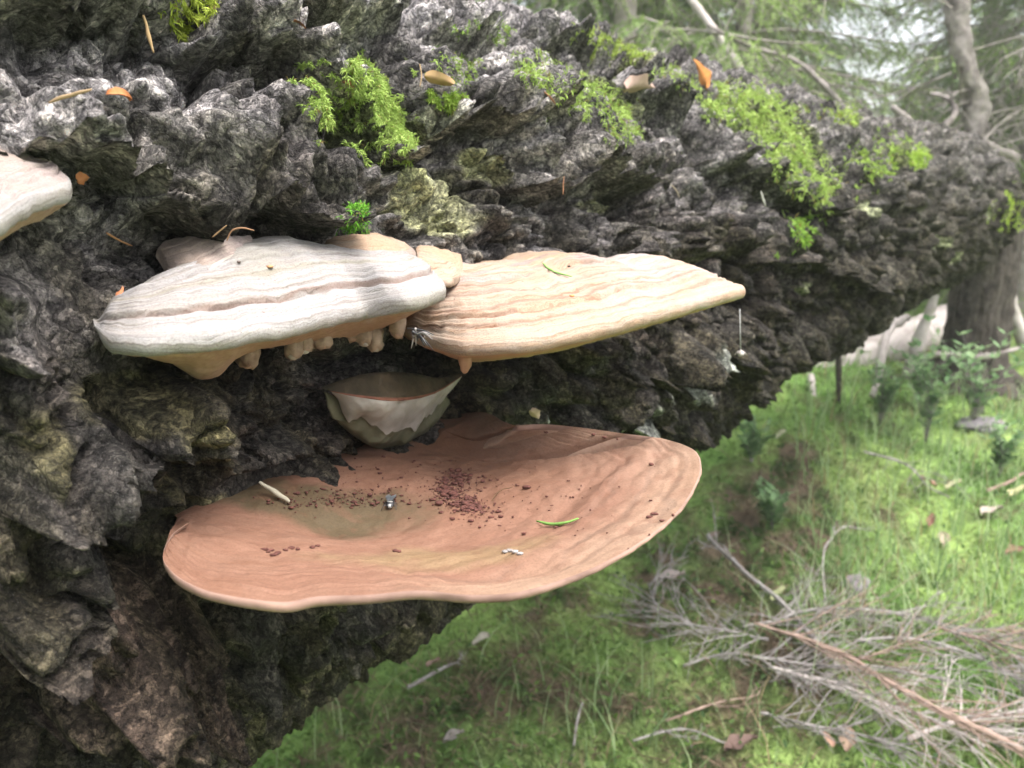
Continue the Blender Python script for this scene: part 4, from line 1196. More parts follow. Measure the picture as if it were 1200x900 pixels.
moss("thin moss fringe on the skyline right of the thick cushion", [(895,112),(930,120),(956,130),(930,134),(900,124)], 700, .010, .0024, thick=.008, edge=6, seed=17)
moss("moss on the snapped far end of the log at the right edge", [(1172,228),(1200,228),(1200,268),(1178,262)], 700, .014, .004, ((.16, .24, .03), (.30, .40, .06)), edge=7, seed=13)
moss("faint moss streak left above the diagonal strip", [(505,72),(535,66),(565,78),(548,100),(520,104)], 900, .0055, .0013, ((.10, .15, .03), (.20, .28, .06)), edge=9, seed=14)
moss("small moss wisp at the foot of the upper left splinter hollow", [(262,28),(292,22),(296,36),(268,40)], 500, .005, .0011, ((.10, .20, .03), (.20, .34, .05)), edge=4, seed=15)

# ------------------------------------------------------------------ ground cover
def scatter(n, g, y0=1.25, y1=8.0, wide=.85):
    q = g.uniform(size=n); y = 1 / (1 / y0 + q * (1 / y1 - 1 / y0)); x = g.uniform(-wide, wide, n) * y
    return x, y
def cover():
    g = np.random.default_rng(21)
    # moss carpet
    n = 62000; x, y = scatter(n, g); z = ground_z(x, y); c, m = ground_colour(x, y)
    keep = g.uniform(size=n) > .55 * m
    x, y, z, c, m = x[keep], y[keep], z[keep], c[keep], m[keep]
    P = np.stack([x, y, z], -1); n = len(P)
    c = c * g.uniform(.6, 1.5, n)[:, None]
    V, f, C = fronds(P, np.tile(up, (n, 1)), .020 * (.7 + .25 * y), .0040 * (.6 + .4 * y), c, g, .5, .8)
    o = mesh("moss_carpet", V, f, MAT_MOSS, None, True, {"col": C}); tag(o, "low green moss carpet covering the forest floor", None, None, "stuff")
    # grass
    n = 20000; x, y = scatter(n, g, 1.3, 8); z = ground_z(x, y); _, m = ground_colour(x, y)
    dens = np.clip(.25 + 1.2 * fbm(np.stack([x, y, 0 * x], -1) * 2.1 + 8, 2), .05, 1)
    px, py, _ = project(np.stack([x, y, z], -1))
    dens = np.where((px > 930) & (py < 760), .95, dens * .17) * (1 - .5 * m)
    keep = g.uniform(size=n) < dens
    P = np.stack([x, y, z], -1)[keep]; n = len(P); Vs = []; Fs = []; Cs = []
    L = g.uniform(.06, .18, n) * np.where(P[:, 0] / P[:, 1] > .33, 1.2, 1.0); az = g.uniform(0, 2 * math.pi, n); lean = g.uniform(.15, .9, n); W = g.uniform(.0010, .0020, n) * (.7 + .35 * P[:, 1])
    d = np.stack([np.cos(az), np.sin(az), 0 * az], 1); sd_ = np.stack([-np.sin(az), np.cos(az), 0 * az], 1)
    rows = []
    for k, a in enumerate((0, .33, .66, 1.0)):
        ctr = P + d * (L * lean * a * a)[:, None] + up * (L * (a - .45 * lean * a * a))[:, None]
        w = (W * (1 - .85 * a))[:, None]
        rows += [ctr - sd_ * w, ctr + sd_ * w]
    V = np.stack(rows, 1).reshape(-1, 3); b = np.arange(n) * 8
    F = np.concatenate([np.stack([b + 2 * k, b + 2 * k + 1, b + 2 * k + 3, b + 2 * k + 2], 1) for k in range(3)])
    t = g.uniform(size=n)[:, None]
    c = np.array([.19, .31, .12]) * (1 - t) + np.array([.42, .52, .27]) * t
    dry = g.uniform(size=n) < .10; c[dry] = (.34, .27, .15)
    o = mesh("grass", V, F, MAT_LEAFY, None, True, {"col": np.repeat(c, 8, 0)}); tag(o, "thin green and straw grass blades growing through the moss", None, None, "stuff")
    # dwarf shrub sprigs, dry stems and needle litter in the darker patches
    n = 26000; x, y = scatter(n, g, 1.3, 7); z = ground_z(x, y); _, m = ground_colour(x, y)
    keep = g.uniform(size=n) < .10 + .9 * m
    P = np.stack([x, y, z + .006], -1)[keep]; n = len(P)
    t = g.uniform(size=n)[:, None]; c = np.array([.07, .045, .03]) * (1 - t) + np.array([.24, .17, .12]) * t
    D = g.normal(size=(n, 3)); D[:, 2] = np.abs(D[:, 2]) * .6 + .1; D /= np.linalg.norm(D, axis=1)[:, None]
    V, f, C = fronds(P, D, .040 * (.7 + .3 * P[:, 1]), .0018 * (.7 + .4 * P[:, 1]), c, g, .25, .3)
    o = mesh("dry_stems", V, f, MAT_LITTER, None, True, {"col": C}); tag(o, "brown dry stems and needles littering the bare patches", None, None, "stuff")
    n = 9000; x, y = scatter(n, g, 1.3, 7); z = ground_z(x, y); _, m = ground_colour(x, y)
    keep = g.uniform(size=n) < .25 + .6 * m
    P = np.stack([x, y, z], -1)[keep]; n = len(P)
    P[:, 2] += g.uniform(.01, .06, n)
    t = g.uniform(size=n)[:, None]; c = np.array([.045, .10, .03]) * (1 - t) + np.array([.16, .26, .06]) * t
    D = g.normal(size=(n, 3)); D /= np.linalg.norm(D, axis=1)[:, None]
    V, f, C = fronds(P, D, .013 * (.7 + .3 * P[:, 1]), .007 * (.7 + .3 * P[:, 1]), c, g, .2, .2)
    o = mesh("low_leaves", V, f, MAT_LEAFY, None, True, {"col": C}); tag(o, "small dark and light green leaves of low ground plants", None, None, "stuff")
cover()

# leafy dwarf shrubs right of the log
def shrub(px, py, h, ns, label, seed):
    h *= 2.1; ns = int(ns * 1.7)
    g = np.random.default_rng(seed); b = ground_hit(px, py)
    root = empty("bilberry_shrub", b, label, "shrub", "bilberry shrubs on the forest floor")
    st = Pile(); lf = Pile()
    for k in range(ns):
        a = g.uniform(0, 2 * math.pi); hh = h * g.uniform(.6, 1.1); sp = g.uniform(.1, .6) * hh
        e = b + np.array([math.cos(a) * sp, math.sin(a) * sp, hh])
        path = resample([b, (b + e) / 2 + np.array([math.cos(a), math.sin(a), 0]) * -.1 * hh, e], 8)
        V, f = tube(path, np.linspace(.0022, .0010, 8), 5); st.add(V, f)
        for j in range(2, 8):
            for q in range(3):
                aa = g.uniform(0, 2 * math.pi); L = g.uniform(.035, .060); d = np.array([math.cos(aa), math.sin(aa), g.uniform(.2, .9)]); d /= np.linalg.norm(d)
                s = np.cross(d, up); s /= np.linalg.norm(s); w = L * .18
                p = path[j] + g.normal(size=3) * .004; nn = np.cross(s, d)
                V = np.array([p, p + d * L * .35 + s * w, p + d * L * .35 - s * w, p + d * L * .35 - nn * w * .3, p + d * L * .7 + s * w * .8, p + d * L * .7 - s * w * .8, p + d * L])
                t = g.uniform(); c = np.array([.15, .28, .12]) * (1 - t) + np.array([.36, .50, .26]) * t
                lf.add(V, [np.array([[0, 3, 1], [0, 2, 3], [4, 6, 5]]), np.array([[1, 3, 5, 4], [3, 2, 5, 5]])[:1], np.array([[3, 2, 5]])], c)
    st.build("stem", MAT_TWIG, root, b); lf.build("foliage", MAT_LEAFY, root, b)
shrub(1085, 520, .17, 7, "leafy bilberry shrub in front of the grey stone", 1)
shrub(1140, 500, .18, 7, "tallest leafy bilberry shrub, right of the dark stump", 2)
shrub(1030, 500, .13, 6, "low bilberry shrub left of the grey stone, above the dark litter patch", 3)
shrub(1075, 475, .12, 5, "bilberry shrub at the foot of the pale fallen trunk", 4)
shrub(1170, 560, .10, 5, "small bilberry shrub near the right edge, below the grey stone", 5)
shrub(880, 545, .07, 5, "low dark green shrub on the shaded moss below the log", 6)
shrub(905, 620, .06, 5, "small sprig of green leaves behind the twig heap", 7)

def blade_tuft(px, py, blades, label):
    b = ground_hit(px, py)
    root = empty("grass_tuft", b, label, "grass tuft", "tall grass tufts on the forest floor")
    for (tx, ty, w) in blades:
        o = ray(tx, ty); e = CAM + o * ((b[1] + .02) / o[1])
        path = resample([b, b * .45 + e * .55 + np.array([-.02, 0, .03]) * np.sign(e[0] - b[0] + 1e-6), e], 10)
        ww = w * np.linspace(1, .15, 10)[:, None]; s = np.array([.85, -.5, 0])
        V = np.concatenate([np.stack([path - s * ww, path + s * ww], 1).reshape(-1, 3), np.stack([path - s * ww - np.array([.0004, .0006, 0]), path + s * ww - np.array([.0004, .0006, 0])], 1).reshape(-1, 3)])
        t = rng.uniform(); c = np.array([.13, .27, .08]) * (1 - t) + np.array([.24, .37, .14]) * t
        mesh("blade", V, [grid_faces(10, 2), grid_faces(10, 2, True, off=20)], MAT_LEAFY, root, True, {"col": np.tile(c, (40, 1))}, b)
blade_tuft(995, 720, [(963,582,.0030),(1000,640,.0022),(905,690,.0020),(940,665,.0022)], "tall pale green grass blades rising from the twig heap")
blade_tuft(1095, 690, [(1035,575,.002),(1020,690,.002),(1150,640,.0024),(1050,620,.0020),(1130,600,.002)], "arching grass tuft on the bright moss above the twig heap")
blade_tuft(1160, 720, [(1110,660,.0024),(1195,640,.0026),(1190,700,.0026),(1080,690,.0022),(1140,630,.002)], "dense grass tuft at the right edge above the twig heap")
blade_tuft(1110, 830, [(1195,762,.003),(1060,750,.002)], "single bright blade arching over the thick reddish branch")

# fallen leaves and stones
def gleaf(label, px, py, size, col, tilt=.3, a=0.3):
    b = ground_hit(px, py) + up * .02
    s = size * b[1] / F_PX
    t = b + np.array([math.cos(a) * s, math.sin(a) * s, tilt * s])
    col = tuple(.55 * c + .45 * sum(col) / 3 for c in col)
    leaf("fallen_leaf", label, "leaf", b, t, s * .38, col, .2, (0.1, 0.2, 1.0), "fallen leaves on the forest floor")
gleaf("yellow fallen leaf at the right edge of the bright moss", 1183, 588, 26, (.50, .45, .12))
gleaf("pale yellow leaf beside the orange leaf on the bright grass", 1108, 580, 24, (.46, .44, .16))
gleaf("orange brown leaf left of the pale yellow leaf", 1096, 577, 20, (.42, .17, .06), .4, 2.5)
gleaf("dark red brown leaf lying on grass under the yellow leaves", 1088, 624, 20, (.28, .09, .04), .5, .9)
gleaf("red brown curled leaf at the right edge above the twigs", 1178, 658, 26, (.33, .13, .06), .3, .2)
gleaf("beige dry leaf in the grass left of the red curled leaf", 1105, 648, 22, (.42, .30, .17), .5, 1.2)
gleaf("large pinkish dry leaf on the moss right of the terracotta bracket", 770, 690, 38, (.40, .29, .25), .2, .2)
gleaf("dark brown leaf at the bottom edge below the twig heap", 850, 890, 46, (.20, .10, .07), .3, .2)
gleaf("tan leaf at the bottom edge beside the thick branch end", 990, 890, 34, (.42, .24, .12), .4, 1.0)
gleaf("orange leaf among the twigs at the bottom of the heap", 975, 885, 22, (.45, .20, .09), .4, 2.0)
gleaf("small yellow leaf on the dark heath above the twig heap", 910, 520, 15, (.46, .45, .2), .5, .5)
gleaf("yellow green leaf in the shaded moss behind the twig heap", 905, 712, 22, (.40, .44, .12), .6, .5)
gleaf("brown leaf pair on the dark litter left of the twig heap", 830, 640, 20, (.20, .13, .09), .3, .5)
gleaf("reddish leaf on the bright moss below the log", 500, 790, 20, (.30, .16, .09), .3, .4)
gleaf("pale beige leaf in the middle of the foreground moss", 555, 765, 26, (.42, .36, .24), .3, .6)
gleaf("grey brown leaf in the dark foreground litter", 520, 880, 30, (.30, .24, .2), .3, .4)
gleaf("pale pink leaf scrap in the grass under the right shrub", 1150, 610, 30, (.45, .33, .27), .2, .2)

def stone(label, px, py, rx, ry, rz, seed):
    b = ground_hit(px, py); V, f = blob(b + up * rz * .3, (rx, ry, rz), seed, .35, 16, 1.0)
    tag(mesh("stone", V, f, MAT_STONE, None, True, None, b), label, "stone", "stones in the moss")
stone("flat violet grey stone behind the bilberry shrubs at the right", 1150, 500, .09, .07, .025, 1)
stone("small pinkish grey stone behind the tall grass blades of the twig heap", 1002, 690, .040, .03, .032, 2)

# ------------------------------------------------------------------ heap of dead branches
def branch(label, pts, r0, r1, twigs, seed, mat=MAT_TWIG, lift=.03, ln=.16, name="dead_branch"):
    if twigs > 6: twigs = int(twigs * 2.5)
    g = np.random.default_rng(seed + 300)
    P = np.array([ground_hit(x, y) for x, y in pts]); 
    lf = np.broadcast_to(lift, (len(P),)); P[:, 2] += lf
    path = resample(P, 28); path += .006 * np.stack([perlin(path * 9 + k * 30 + seed) for k in range(3)], -1)
    org = path[0].copy()
    root = empty(name, org, label, "branch", "dead branches in the heap")
    V, f = tube(path, np.linspace(r0, r1, 28), 8, True, .35, seed); mesh("stem", V, f, mat, root, True, None, org)
    T = np.gradient(path, axis=0)
    for k in range(twigs):
        i = int(g.uniform(1, 27)); t = T[i] / np.linalg.norm(T[i]); s = np.cross(t, up); s /= np.linalg.norm(s)
        d = t * g.uniform(.5, 1.1) + s * g.choice([-1, 1]) * g.uniform(.3, .9) + up * g.uniform(-.15, .45); d /= np.linalg.norm(d)
        L = 1.5 * ln * g.uniform(.4, 1.2); e = path[i] + d * L; e2 = path[i] + d * L * .5 + g.normal(size=3) * .012
        gz = ground_z(e[0], e[1]) + .006
        if e[2] < gz: e[2] = gz
        tp = resample([path[i], e2, e], 9)
        rr = min(max(.0020, r0 * .42), .0032) * g.uniform(.7, 1.2)
        V, f = tube(tp, np.linspace(rr, .0006, 9), 5, True, .2, k)
        tw = Pile(); tw.add(V, f)
        for q in range(g.integers(2, 7)):
            j = int(g.uniform(2, 8)); dd = d + g.normal(size=3) * .6; dd /= np.linalg.norm(dd); l2 = L * g.uniform(.2, .45)
            V, f = tube(resample([tp[j], tp[j] + dd * l2 * .5 + g.normal(size=3) * .004, tp[j] + dd * l2], 5), np.linspace(rr * .6, .0005, 5), 4); tw.add(V, f)
        tw.build("twig", mat, root, org)
branch("thick reddish dead branch running to the bottom right corner", [(880,765),(960,790),(1040,835),(1110,875),(1190,915)], .0045, .0085, 14, 1, MAT_TWIG_RED, .08, .26)
branch("grey branch with a blunt raised tip pointing up left out of the heap", [(965,785),(925,742),(880,705),(845,675),(828,660)], .0055, .006, 4, 2, MAT_TWIG, np.array([.05, .06, .07, .08, .09]), .12)
branch("thin fanned dead branch at the left end of the heap", [(900,770),(850,760),(810,750),(772,730),(757,700)], .004, .0012, 12, 3, MAT_TWIG, .05, .16)
branch("grey dead branch sweeping right along the top of the heap", [(870,760),(950,740),(1030,740),(1110,760),(1195,800)], .0035, .003, 14, 4, MAT_TWIG, .06, .18)
branch("pale lichen covered branch across the lower heap", [(900,800),(960,815),(1030,840),(1090,860),(1150,895)], .005, .004, 12, 5, MAT_PALE_WOOD, .04, .16)
branch("thin grey branch leaning through the middle of the heap", [(880,790),(940,800),(1010,800),(1090,815)], .0035, .002, 12, 6, MAT_TWIG, .05, .17)
branch("branch with whitish bark at the bottom right corner", [(1060,890),(1110,870),(1160,860),(1215,850)], .006, .005, 9, 7, MAT_PALE_WOOD, .05, .16)
branch("long thin branch along the upper right of the heap", [(1000,770),(1070,770),(1140,790),(1215,830)], .004, .003, 12, 8, MAT_TWIG, .05, .16)
branch("thin twiggy branch at the right edge above the corner", [(1100,760),(1150,775),(1215,790)], .004, .002, 10, 9, MAT_TWIG_RED, .06, .14)
branch("lowest grey branch along the bottom of the heap", [(890,850),(960,865),(1030,880),(1100,905)], .0035, .0025, 12, 10, MAT_TWIG, .03, .15)
branch("dark thin branch on the litter left of the heap", [(800,790),(850,775),(900,785),(950,815)], .003, .002, 8, 11, MAT_TWIG, .025, .12)
branch("bent grey stick arching over the pinkish stone", [(965,715),(962,680),(985,640),(1020,632)], .0030, .0022, 2, 12, MAT_TWIG, np.array([.03, .07, .06, .03]), .06)
branch("slender grey branch lying in the moss above the heap", [(1010,545),(1060,560),(1090,590),(1110,600)], .004, .0025, 5, 13, MAT_TWIG, .05, .16)
branch("short dark stick crossing the grass at the right", [(1155,585),(1180,575),(1205,562)], .006, .005, 1, 14, MAT_TWIG_RED, .03, .06)
branch("dry stick standing in the foreground litter", [(670,895),(676,860),(684,840)], .003, .0025, 0, 15, MAT_TWIG, np.array([.0, .02, .04]), .06)
branch("pale bent twig at the bottom edge of the litter", [(740,880),(800,868),(850,885)], .003, .002, 3, 16, MAT_TWIG, .03, .08)
branch("tan stick lying across the litter left of the heap bottom", [(780,858),(830,840),(880,830)], .003, .002, 2, 17, MAT_TWIG_RED, .03, .08)
branch("short grey stick on the bright foreground moss", [(480,818),(510,800),(530,790)], .005, .004, 1, 18, MAT_TWIG, .03, .05)

# ------------------------------------------------------------------ things under and behind the log's far end
def stump():
    b = ground_hit(1137, 445); b[2] -= .03
    root = empty("tree_stump", b, "dark standing stump that props up the far end of the log", "stump")
    n, k = 60, 96
    a = np.linspace(0, 2 * math.pi, k, endpoint=False); z = np.linspace(0, .70, n)
    A, Z = np.meshgrid(a, z)
    flare = .118 + .10 * np.exp(-Z / .07) * (1 + .6 * np.sin(A * 5 + 1)) * .8
    q = np.stack([np.cos(A) * 1.4, np.sin(A) * 1.4, Z * 1.1], -1)
    r = flare + .022 * np.abs(perlin(q * np.array([6, 6, 3]))) + .010 * fbm(q * 12, 3)
    V = b + np.stack([r * np.cos(A), r * np.sin(A), Z], -1)
    V = np.concatenate([V.reshape(-1, 3), [b + up * .70]])
    i = np.arange(k)
    cap = np.stack([np.full(k, n * k), (n - 1) * k + i, (n - 1) * k + (i + 1) % k], 1)
    mesh("trunk", V, [grid_faces(n, k, close=True), cap], MAT_DARK_WOOD, root, True, None, b)
    g = np.random.default_rng(5)
    for j in range(5):
        aa = -.5 + j * 1.2; e = b + np.array([math.cos(aa) * .42, math.sin(aa) * .42, 0]); e[2] = ground_z(e[0], e[1]) - .01
        V, f = tube(resample([b + np.array([math.cos(aa) * .1, math.sin(aa) * .1, .10]), (b + e) / 2 + up * .03, e], 12), np.linspace(.05, .015, 12), 8, True, .4, j)
        mesh("root", V, f, MAT_DARK_WOOD, root, True, None, b)
stump()
def pole(name, label, cat, pts, r, mat, k=12, rough=.3, seed=0, group=None, n=40, twigs=0, ln=.3):
    P = resample(pts, n); org = P[0].copy()
    root = empty(name, org, label, cat, group)
    V, f = tube(P, np.interp(np.linspace(0, 1, n), np.linspace(0, 1, len(r)), r), k, True, rough, seed)
    mesh("trunk" if cat in ("tree", "log") else "stem", V, f, mat, root, True, None, org)
    g = np.random.default_rng(seed + 900)
    for q in range(twigs):
        i = int(g.uniform(3, n - 2)); d = g.normal(size=3); d[2] = d[2] * .4 - .25; d /= np.linalg.norm(d); L = ln * g.uniform(.4, 1.3)
        a = P[i]; path = resample([a, a + d * L * .5 + g.normal(size=3) * .06 * L, a + d * L - up * .15 * L], 9)
        tw = Pile(); rr = max(.0035, min(r) * .25) * g.uniform(.6, 1.1); V, f = tube(path, np.linspace(rr, rr * .3, 9), 6); tw.add(V, f)
        for m in range(5):
            j = g.integers(2, 9); dd = d + g.normal(size=3) * .7; dd /= np.linalg.norm(dd); l2 = L * g.uniform(.2, .6)
            V, f = tube([path[j], path[j] + dd * l2 * .5 + g.normal(size=3) * .02 * L, path[j] + dd * l2], np.array([.5, .35, .15]) * rr, 4); tw.add(V, f)
        tw.build("branch", mat, root, org)
    return root
pole("fallen_snag", "pale barkless trunk lying on the moss beyond the log", "log", [at(936,442,3.75), at(985,428,3.8), at(1050,405,3.9), at(1110,380,4.1)], (.05, .085, .095, .10), MAT_PALE_WOOD, 20, .2, 1)
pole("root_spur", "thin white bent root propped against the pale fallen trunk", "root", [at(1022,465,3.3), at(1030,440,3.35), at(1034,410,3.4), at(1042,385,3.5), at(1062,372,3.7)], (.014, .018, .020, .024, .02), MAT_PALE_WOOD, 8, .3, 2)
pole("root_spur", "short white root standing at the left end of the pale fallen trunk", "root", [at(956,478,3.25), at(953,462,3.3), at(950,440,3.4)], (.010, .014, .014), MAT_PALE_WOOD, 8, .3, 3)
pole("root_spur", "grey crooked root leaning against the left side of the dark stump", "root", [at(1062,440,3.45), at(1075,405,3.45), at(1085,375,3.45), at(1096,345,3.45)], (.02, .024, .022, .018), MAT_PALE_WOOD, 10, .4, 21)
pole("root_spur", "pale root bending down right of the dark stump at the right edge", "root", [at(1225,430,3.5), at(1200,400,3.5), at(1185,360,3.5), at(1178,310,3.5)], (.018, .026, .028, .022), MAT_PALE_WOOD, 10, .4, 22)
pole("root_spur", "thin grey root crossing low in front of the dark stump", "root", [at(1060,425,3.35), at(1100,415,3.3), at(1150,418,3.3), at(1195,408,3.35)], (.010, .014, .013, .009), MAT_GREY_WOOD, 8, .4, 23)
pole("stake", "thin dark upright stick reaching down from the log to the moss", "stick", [ground_hit(983,472) - up * .02, at(983,440,ground_hit(983,472)[1]), at(982,395,ground_hit(983,472)[1]), at(984,330,ground_hit(983,472)[1])], (.011, .013, .014, .014), MAT_DARK_WOOD, 8, .25, 4)
pole("standing_dead_tree", "gnarled grey dead trunk standing behind the log's far end with crooked side branches", "tree", [at(1152,430,4.1), at(1150,300,4.1), at(1142,200,4.1), at(1143,120,4.12), at(1130,75,4.12), at(1122,20,4.15), at(1126,-60,4.2), at(1124,-200,4.4), at(1122,-420,4.7)], (.09, .07, .060, .052, .05, .048, .045, .038, .03), MAT_GREY_WOOD, 40, .6, 5, None, 200, 26, .55)
pole("bare_branch", "crooked grey limb looping behind the far end of the log", "branch", [at(1045,125,3.7), at(1080,152,3.7), at(1105,148,3.75), at(1120,130,3.8), at(1110,115,3.85), at(1090,110,3.9)], (.014, .018, .016, .014, .012, .01), MAT_GREY_WOOD, 8, .4, 6, None, 40, 4, .2)
pole("bare_branch", "thick grey limb lying on the skyline of the log's far end", "branch", [at(1075,146,3.8), at(1110,156,3.8), at(1150,168,3.85), at(1190,186,3.9)], (.014, .022, .024, .024), MAT_GREY_WOOD, 8, .4, 7, None, 40, 3, .2)
pole("leaning_dead_pole", "slender pale dead stem leaning left above the thick moss cushion", "tree", [at(895,130,3.6), at(860,70,3.7), at(825,20,3.8), at(795,-20,3.9), at(760,-70,4.0)], (.020, .020, .018, .017, .015), MAT_PALE_WOOD, 8, .2, 8, None, 40, 4, .5)
pole("bare_branch", "long thin grey branch arching behind the mossy skyline", "branch", [at(1000,138,3.5), at(965,100,3.5), at(930,70,3.55), at(880,55,3.6), at(830,30,3.7)], (.014, .013, .011, .009, .006), MAT_GREY_WOOD, 6, .3, 9, None, 40, 9, .4)
pole("bare_branch", "forked pale twig rising behind the skyline left of the sky gap", "branch", [at(930,130,3.4), at(880,98,3.45), at(850,105,3.5), at(815,120,3.55)], (.008, .009, .007, .005), MAT_PALE_WOOD, 6, .3, 10, None, 30, 7, .3)

# ------------------------------------------------------------------ spruces behind
def spruce_mesh(H, seed, dens=1.0, light=0.5):
    g = np.random.default_rng(seed)
    tr = Pile(); V, f = tube(resample([(0, 0, -.15), (.02, .01, H * .5), (0, 0, H)], 30), np.linspace(.009 * H + .025, .008, 30), 10, True, .3, seed); tr.add(V, f)
    br = Pile(); roots = []; dirs = []; cols = []
    z = .35
    while z < H - .2:
        rel = 1 - z / H; nb = 5
        for b in range(nb):
            a = g.uniform(0, 2 * math.pi); L = (.30 + .24 * H * rel) * g.uniform(.7, 1.15); L = min(L, 1.5)
            d = np.array([math.cos(a), math.sin(a), 0]); s = np.array([-math.sin(a), math.cos(a), 0])
            x = np.linspace(0, 1, 9)
            path = np.array([0, 0, z + g.uniform(-.1, .1)]) + x[:, None] * d * L + up * (.10 * L * x - .42 * L * x ** 2 + .16 * L * x ** 4)[:, None]
            V, f = tube(path, np.linspace(.010, .003, 9), 4, False); br.add(V, f)
            nt = int(22 * dens * (L / .9) + 5)
            for k in range(nt):
                q = g.uniform(.12, 1.0); p = np.array([np.interp(q, x, path[:, i]) for i in range(3)])
                tl = L * .30 * (1.15 - q) * g.uniform(.6, 1.3) + .05
                td = d * g.uniform(.3, .9) + s * g.choice([-1, 1]) * g.uniform(.3, 1.0) - up * g.uniform(.1, .9); td /= np.linalg.norm(td)
                m = int(tl / .0095)
                u_ = np.linspace(0, 1, m); pp = p + u_[:, None] * td * tl - up * (u_ ** 2 * tl * .25)[:, None]
                V, f = tube([pp[0], pp[-1]], (.003, .0015), 3, False); br.add(V, f)
                nd = td * .8 + g.normal(size=(m, 3)) * .65
                roots.append(pp); dirs.append(nd)
                t = np.clip(g.normal(light, .3), 0, 1) * (.3 + .7 * q)
                cols.append(np.tile(np.array([.11, .19, .065]) * (1 - t) + np.array([.36, .49, .14]) * t, (m, 1)))
        z += g.uniform(.17, .30)
    P = np.concatenate(roots); D = np.concatenate(dirs); D /= np.linalg.norm(D, axis=1)[:, None]; C = np.concatenate(cols)
    n = len(P); s = np.cross(D, g.normal(size=(n, 3))); s /= np.linalg.norm(s, axis=1)[:, None]
    Ln = g.uniform(.026, .040, n)[:, None]; w = .0040
    V = np.stack([P - s * w, P + s * w, P + D * Ln], 1).reshape(-1, 3); F = np.arange(3 * n).reshape(-1, 3)
    return tr, br, V, F, np.repeat(C * g.uniform(.7, 1.3, n)[:, None], 3, 0)
def make_spruces():
    protos = []
    for H, seed, dens, light in ((6.2, 1, 1.0, .55), (7.4, 2, 1.0, .35), (5.2, 3, .9, .75)):
        tr, br, V, F, C = spruce_mesh(H, seed, dens, light)
        a = tr.build("trunk", MAT_SPRUCE_BARK); b = br.build("branches", MAT_SPRUCE_BARK); c = mesh("crown", V, F, MAT_LEAFY, None, False, {"col": C})
        protos.append((a, b, c))
    spots = [  # (px, distance, kind, label)
        (720, 4.4, 2, "pale green spruce left of the leaning pale dead stem, in front of the forest edge"),
        (850, 5.0, 2, "yellow green spruce left of the sky gap, nearest behind the thick moss cushion"),
        (585, 5.2, 0, "spruce rising behind the left of the log's skyline, at the forest edge"),
        (700, 6.0, 1, "dark spruce behind the pale moss fringe on the skyline"),
        (800, 5.4, 2, "yellow green spruce behind the leaning pale dead stem"),
        (870, 6.6, 0, "bright green spruce just left of the sky gap"),
        (1330, 6.2, 1, None), (1165, 7.2, 0, "green spruce right of the sky gap, seen past the gnarled grey trunk"),
        (1290, 4.6, 0, None), (470, 6.8, 1, None), (640, 8.6, 2, "pale spruce further back behind the left of the log's skyline"), (760, 9.5, 0, "tall spruce further back, behind the leaning pale dead stem"), (850, 10.5, 1, "dark spruce further back, behind the bright spruce by the sky gap"),
        (1170, 9.0, 2, "pale green spruce right of the sky gap, behind the gnarled dead trunk"), (1280, 8.5, 1, None), (360, 6.0, 0, None), (540, 9.5, 0, None),
        (-500, 4.5, 1, None), (-1400, 3.4, 0, None), (60, 5.0, 2, None),
        (1120, 13.5, 0, None), (1122, 8.4, 0, None), (920, 14.0, 1, None), (720, 13.0, 2, None), (1400, 7.0, 2, None)]
    spots += [(("xy", x, y), 0, k, None) for x, y, k in ((4.6, -3.4, 0), (1.6, -4.6, 1), (-.8, -4.4, 0), (-3.2, -3.4, 1), (-4.2, -1.0, 0))]  # unseen spruces added around the camera to block low sky light
    used = set(); g = np.random.default_rng(4)
    for px, d, kind, label in spots:
        if isinstance(px, tuple): x, d = px[1:]
        else: x = (px - 600) / F_PX * d
        zz = float(ground_z(x, d))
        r = empty("spruce_tree", (x, d, zz), label or "green spruce in the forest around the log", "tree", None if label else "spruces in the forest behind the log")
        r.rotation_euler = (0, 0, g.uniform(0, 6.28)); sc = g.uniform(.9, 1.15); r.scale = (sc, sc, sc)
        for ch in protos[kind]:
            if kind in used:
                c = ch.copy(); COL.objects.link(c); c.parent = r
            else: ch.parent = r
        used.add(kind)
make_spruces()
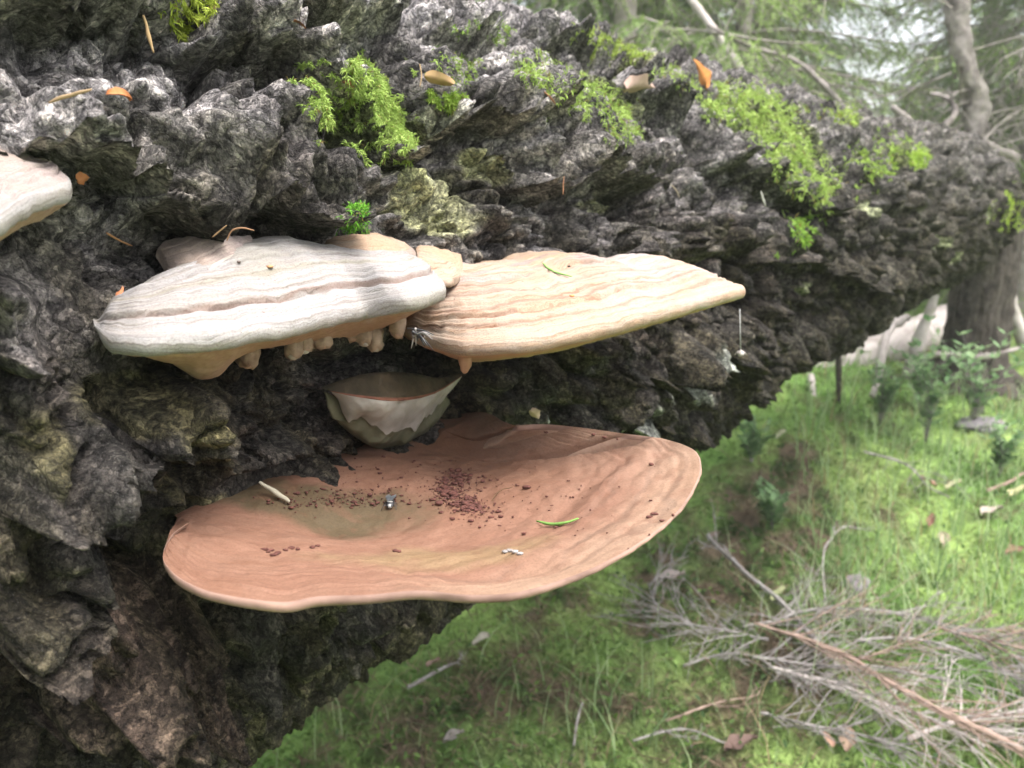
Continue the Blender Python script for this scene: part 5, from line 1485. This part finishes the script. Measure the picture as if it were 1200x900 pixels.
def dead_spruce(px, d, H, seed, label):
    g = np.random.default_rng(seed); x = (px - 600) / F_PX * d; b = np.array([x, d, float(ground_z(x, d))])
    root = empty("dead_spruce", b, label, "tree", "dead spruces at the right")
    V, f = tube(resample([b - up * .1, b + up * H * .5 + np.array([.03, .02, 0]), b + up * H], 30), np.linspace(.075, .02, 30), 10, True, .5, seed)
    mesh("trunk", V, f, MAT_SPRUCE_BARK, root, True, None, b)
    for k in range(46):
        z = g.uniform(.2, H * .9); a = g.uniform(0, 2 * math.pi); L = g.uniform(.5, 1.2) * (1.1 - .6 * z / H)
        dv = np.array([math.cos(a), math.sin(a), 0]); q = np.linspace(0, 1, 9)
        path = b + up * z + q[:, None] * dv * L + up * (.05 * L * q - .55 * L * q ** 2)[:, None] + .02 * g.normal(size=(9, 3)) * q[:, None]
        br = Pile(); V, f = tube(path, np.linspace(.010, .003, 9), 5); br.add(V, f)
        for m in range(16):
            j = g.uniform(.1, 1); p = np.array([np.interp(j, q, path[:, i]) for i in range(3)])
            dd = dv * g.uniform(.1, .9) + g.normal(size=3) * .5 - up * g.uniform(.1, .9); dd /= np.linalg.norm(dd); l2 = L * g.uniform(.15, .45)
            pts = np.array([p, p + dd * l2 * .5 + g.normal(size=3) * .02, p + dd * l2 - up * .04])
            V, f = tube(pts, (.0034, .0026, .0012), 4); br.add(V, f)
            for w in range(5):
                e = g.normal(size=3) - up * .5; e /= np.linalg.norm(e); o = pts[0] + (pts[2] - pts[0]) * g.uniform(.2, 1)
                V, f = tube([o, o + e * l2 * .4], (.0022, .001), 3, False); br.add(V, f)
        br.build("branch", MAT_SPRUCE_BARK, root, b)
dead_spruce(1270, 5.0, 5.0, 3, "bare dead spruce cut off by the right edge of the photo")
dead_spruce(1195, 4.4, 5.0, 2, "bare dead spruce with tangled twigs right of the gnarled grey trunk")

def haze():  # scattering volume added to wash out the distance and lighten its darks
    m = bpy.data.materials.new("haze_veil"); m.use_nodes = True; t = m.node_tree
    t.nodes.remove(t.nodes["Principled BSDF"])
    v = t.nodes.new("ShaderNodeVolumePrincipled"); v.inputs["Density"].default_value = 0.006
    v.inputs["Color"].default_value = (.93, .95, .93, 1); v.inputs["Anisotropy"].default_value = .1
    t.links.new(v.outputs[0], t.nodes["Material Output"].inputs["Volume"])
    x0, x1, y0, y1, z0, z1 = -125, 125, -125, 125, -3.0, 11.0
    V = [(x, y, z) for z in (z0, z1) for y in (y0, y1) for x in (x0, x1)]
    F = [[0, 2, 3, 1], [4, 5, 7, 6], [0, 1, 5, 4], [2, 6, 7, 3], [0, 4, 6, 2], [1, 3, 7, 5]]
    o = mesh("haze", V, np.array(F), m, None, False); tag(o, "thin pale haze added to lift the dark background", None, None, "stuff")
haze()
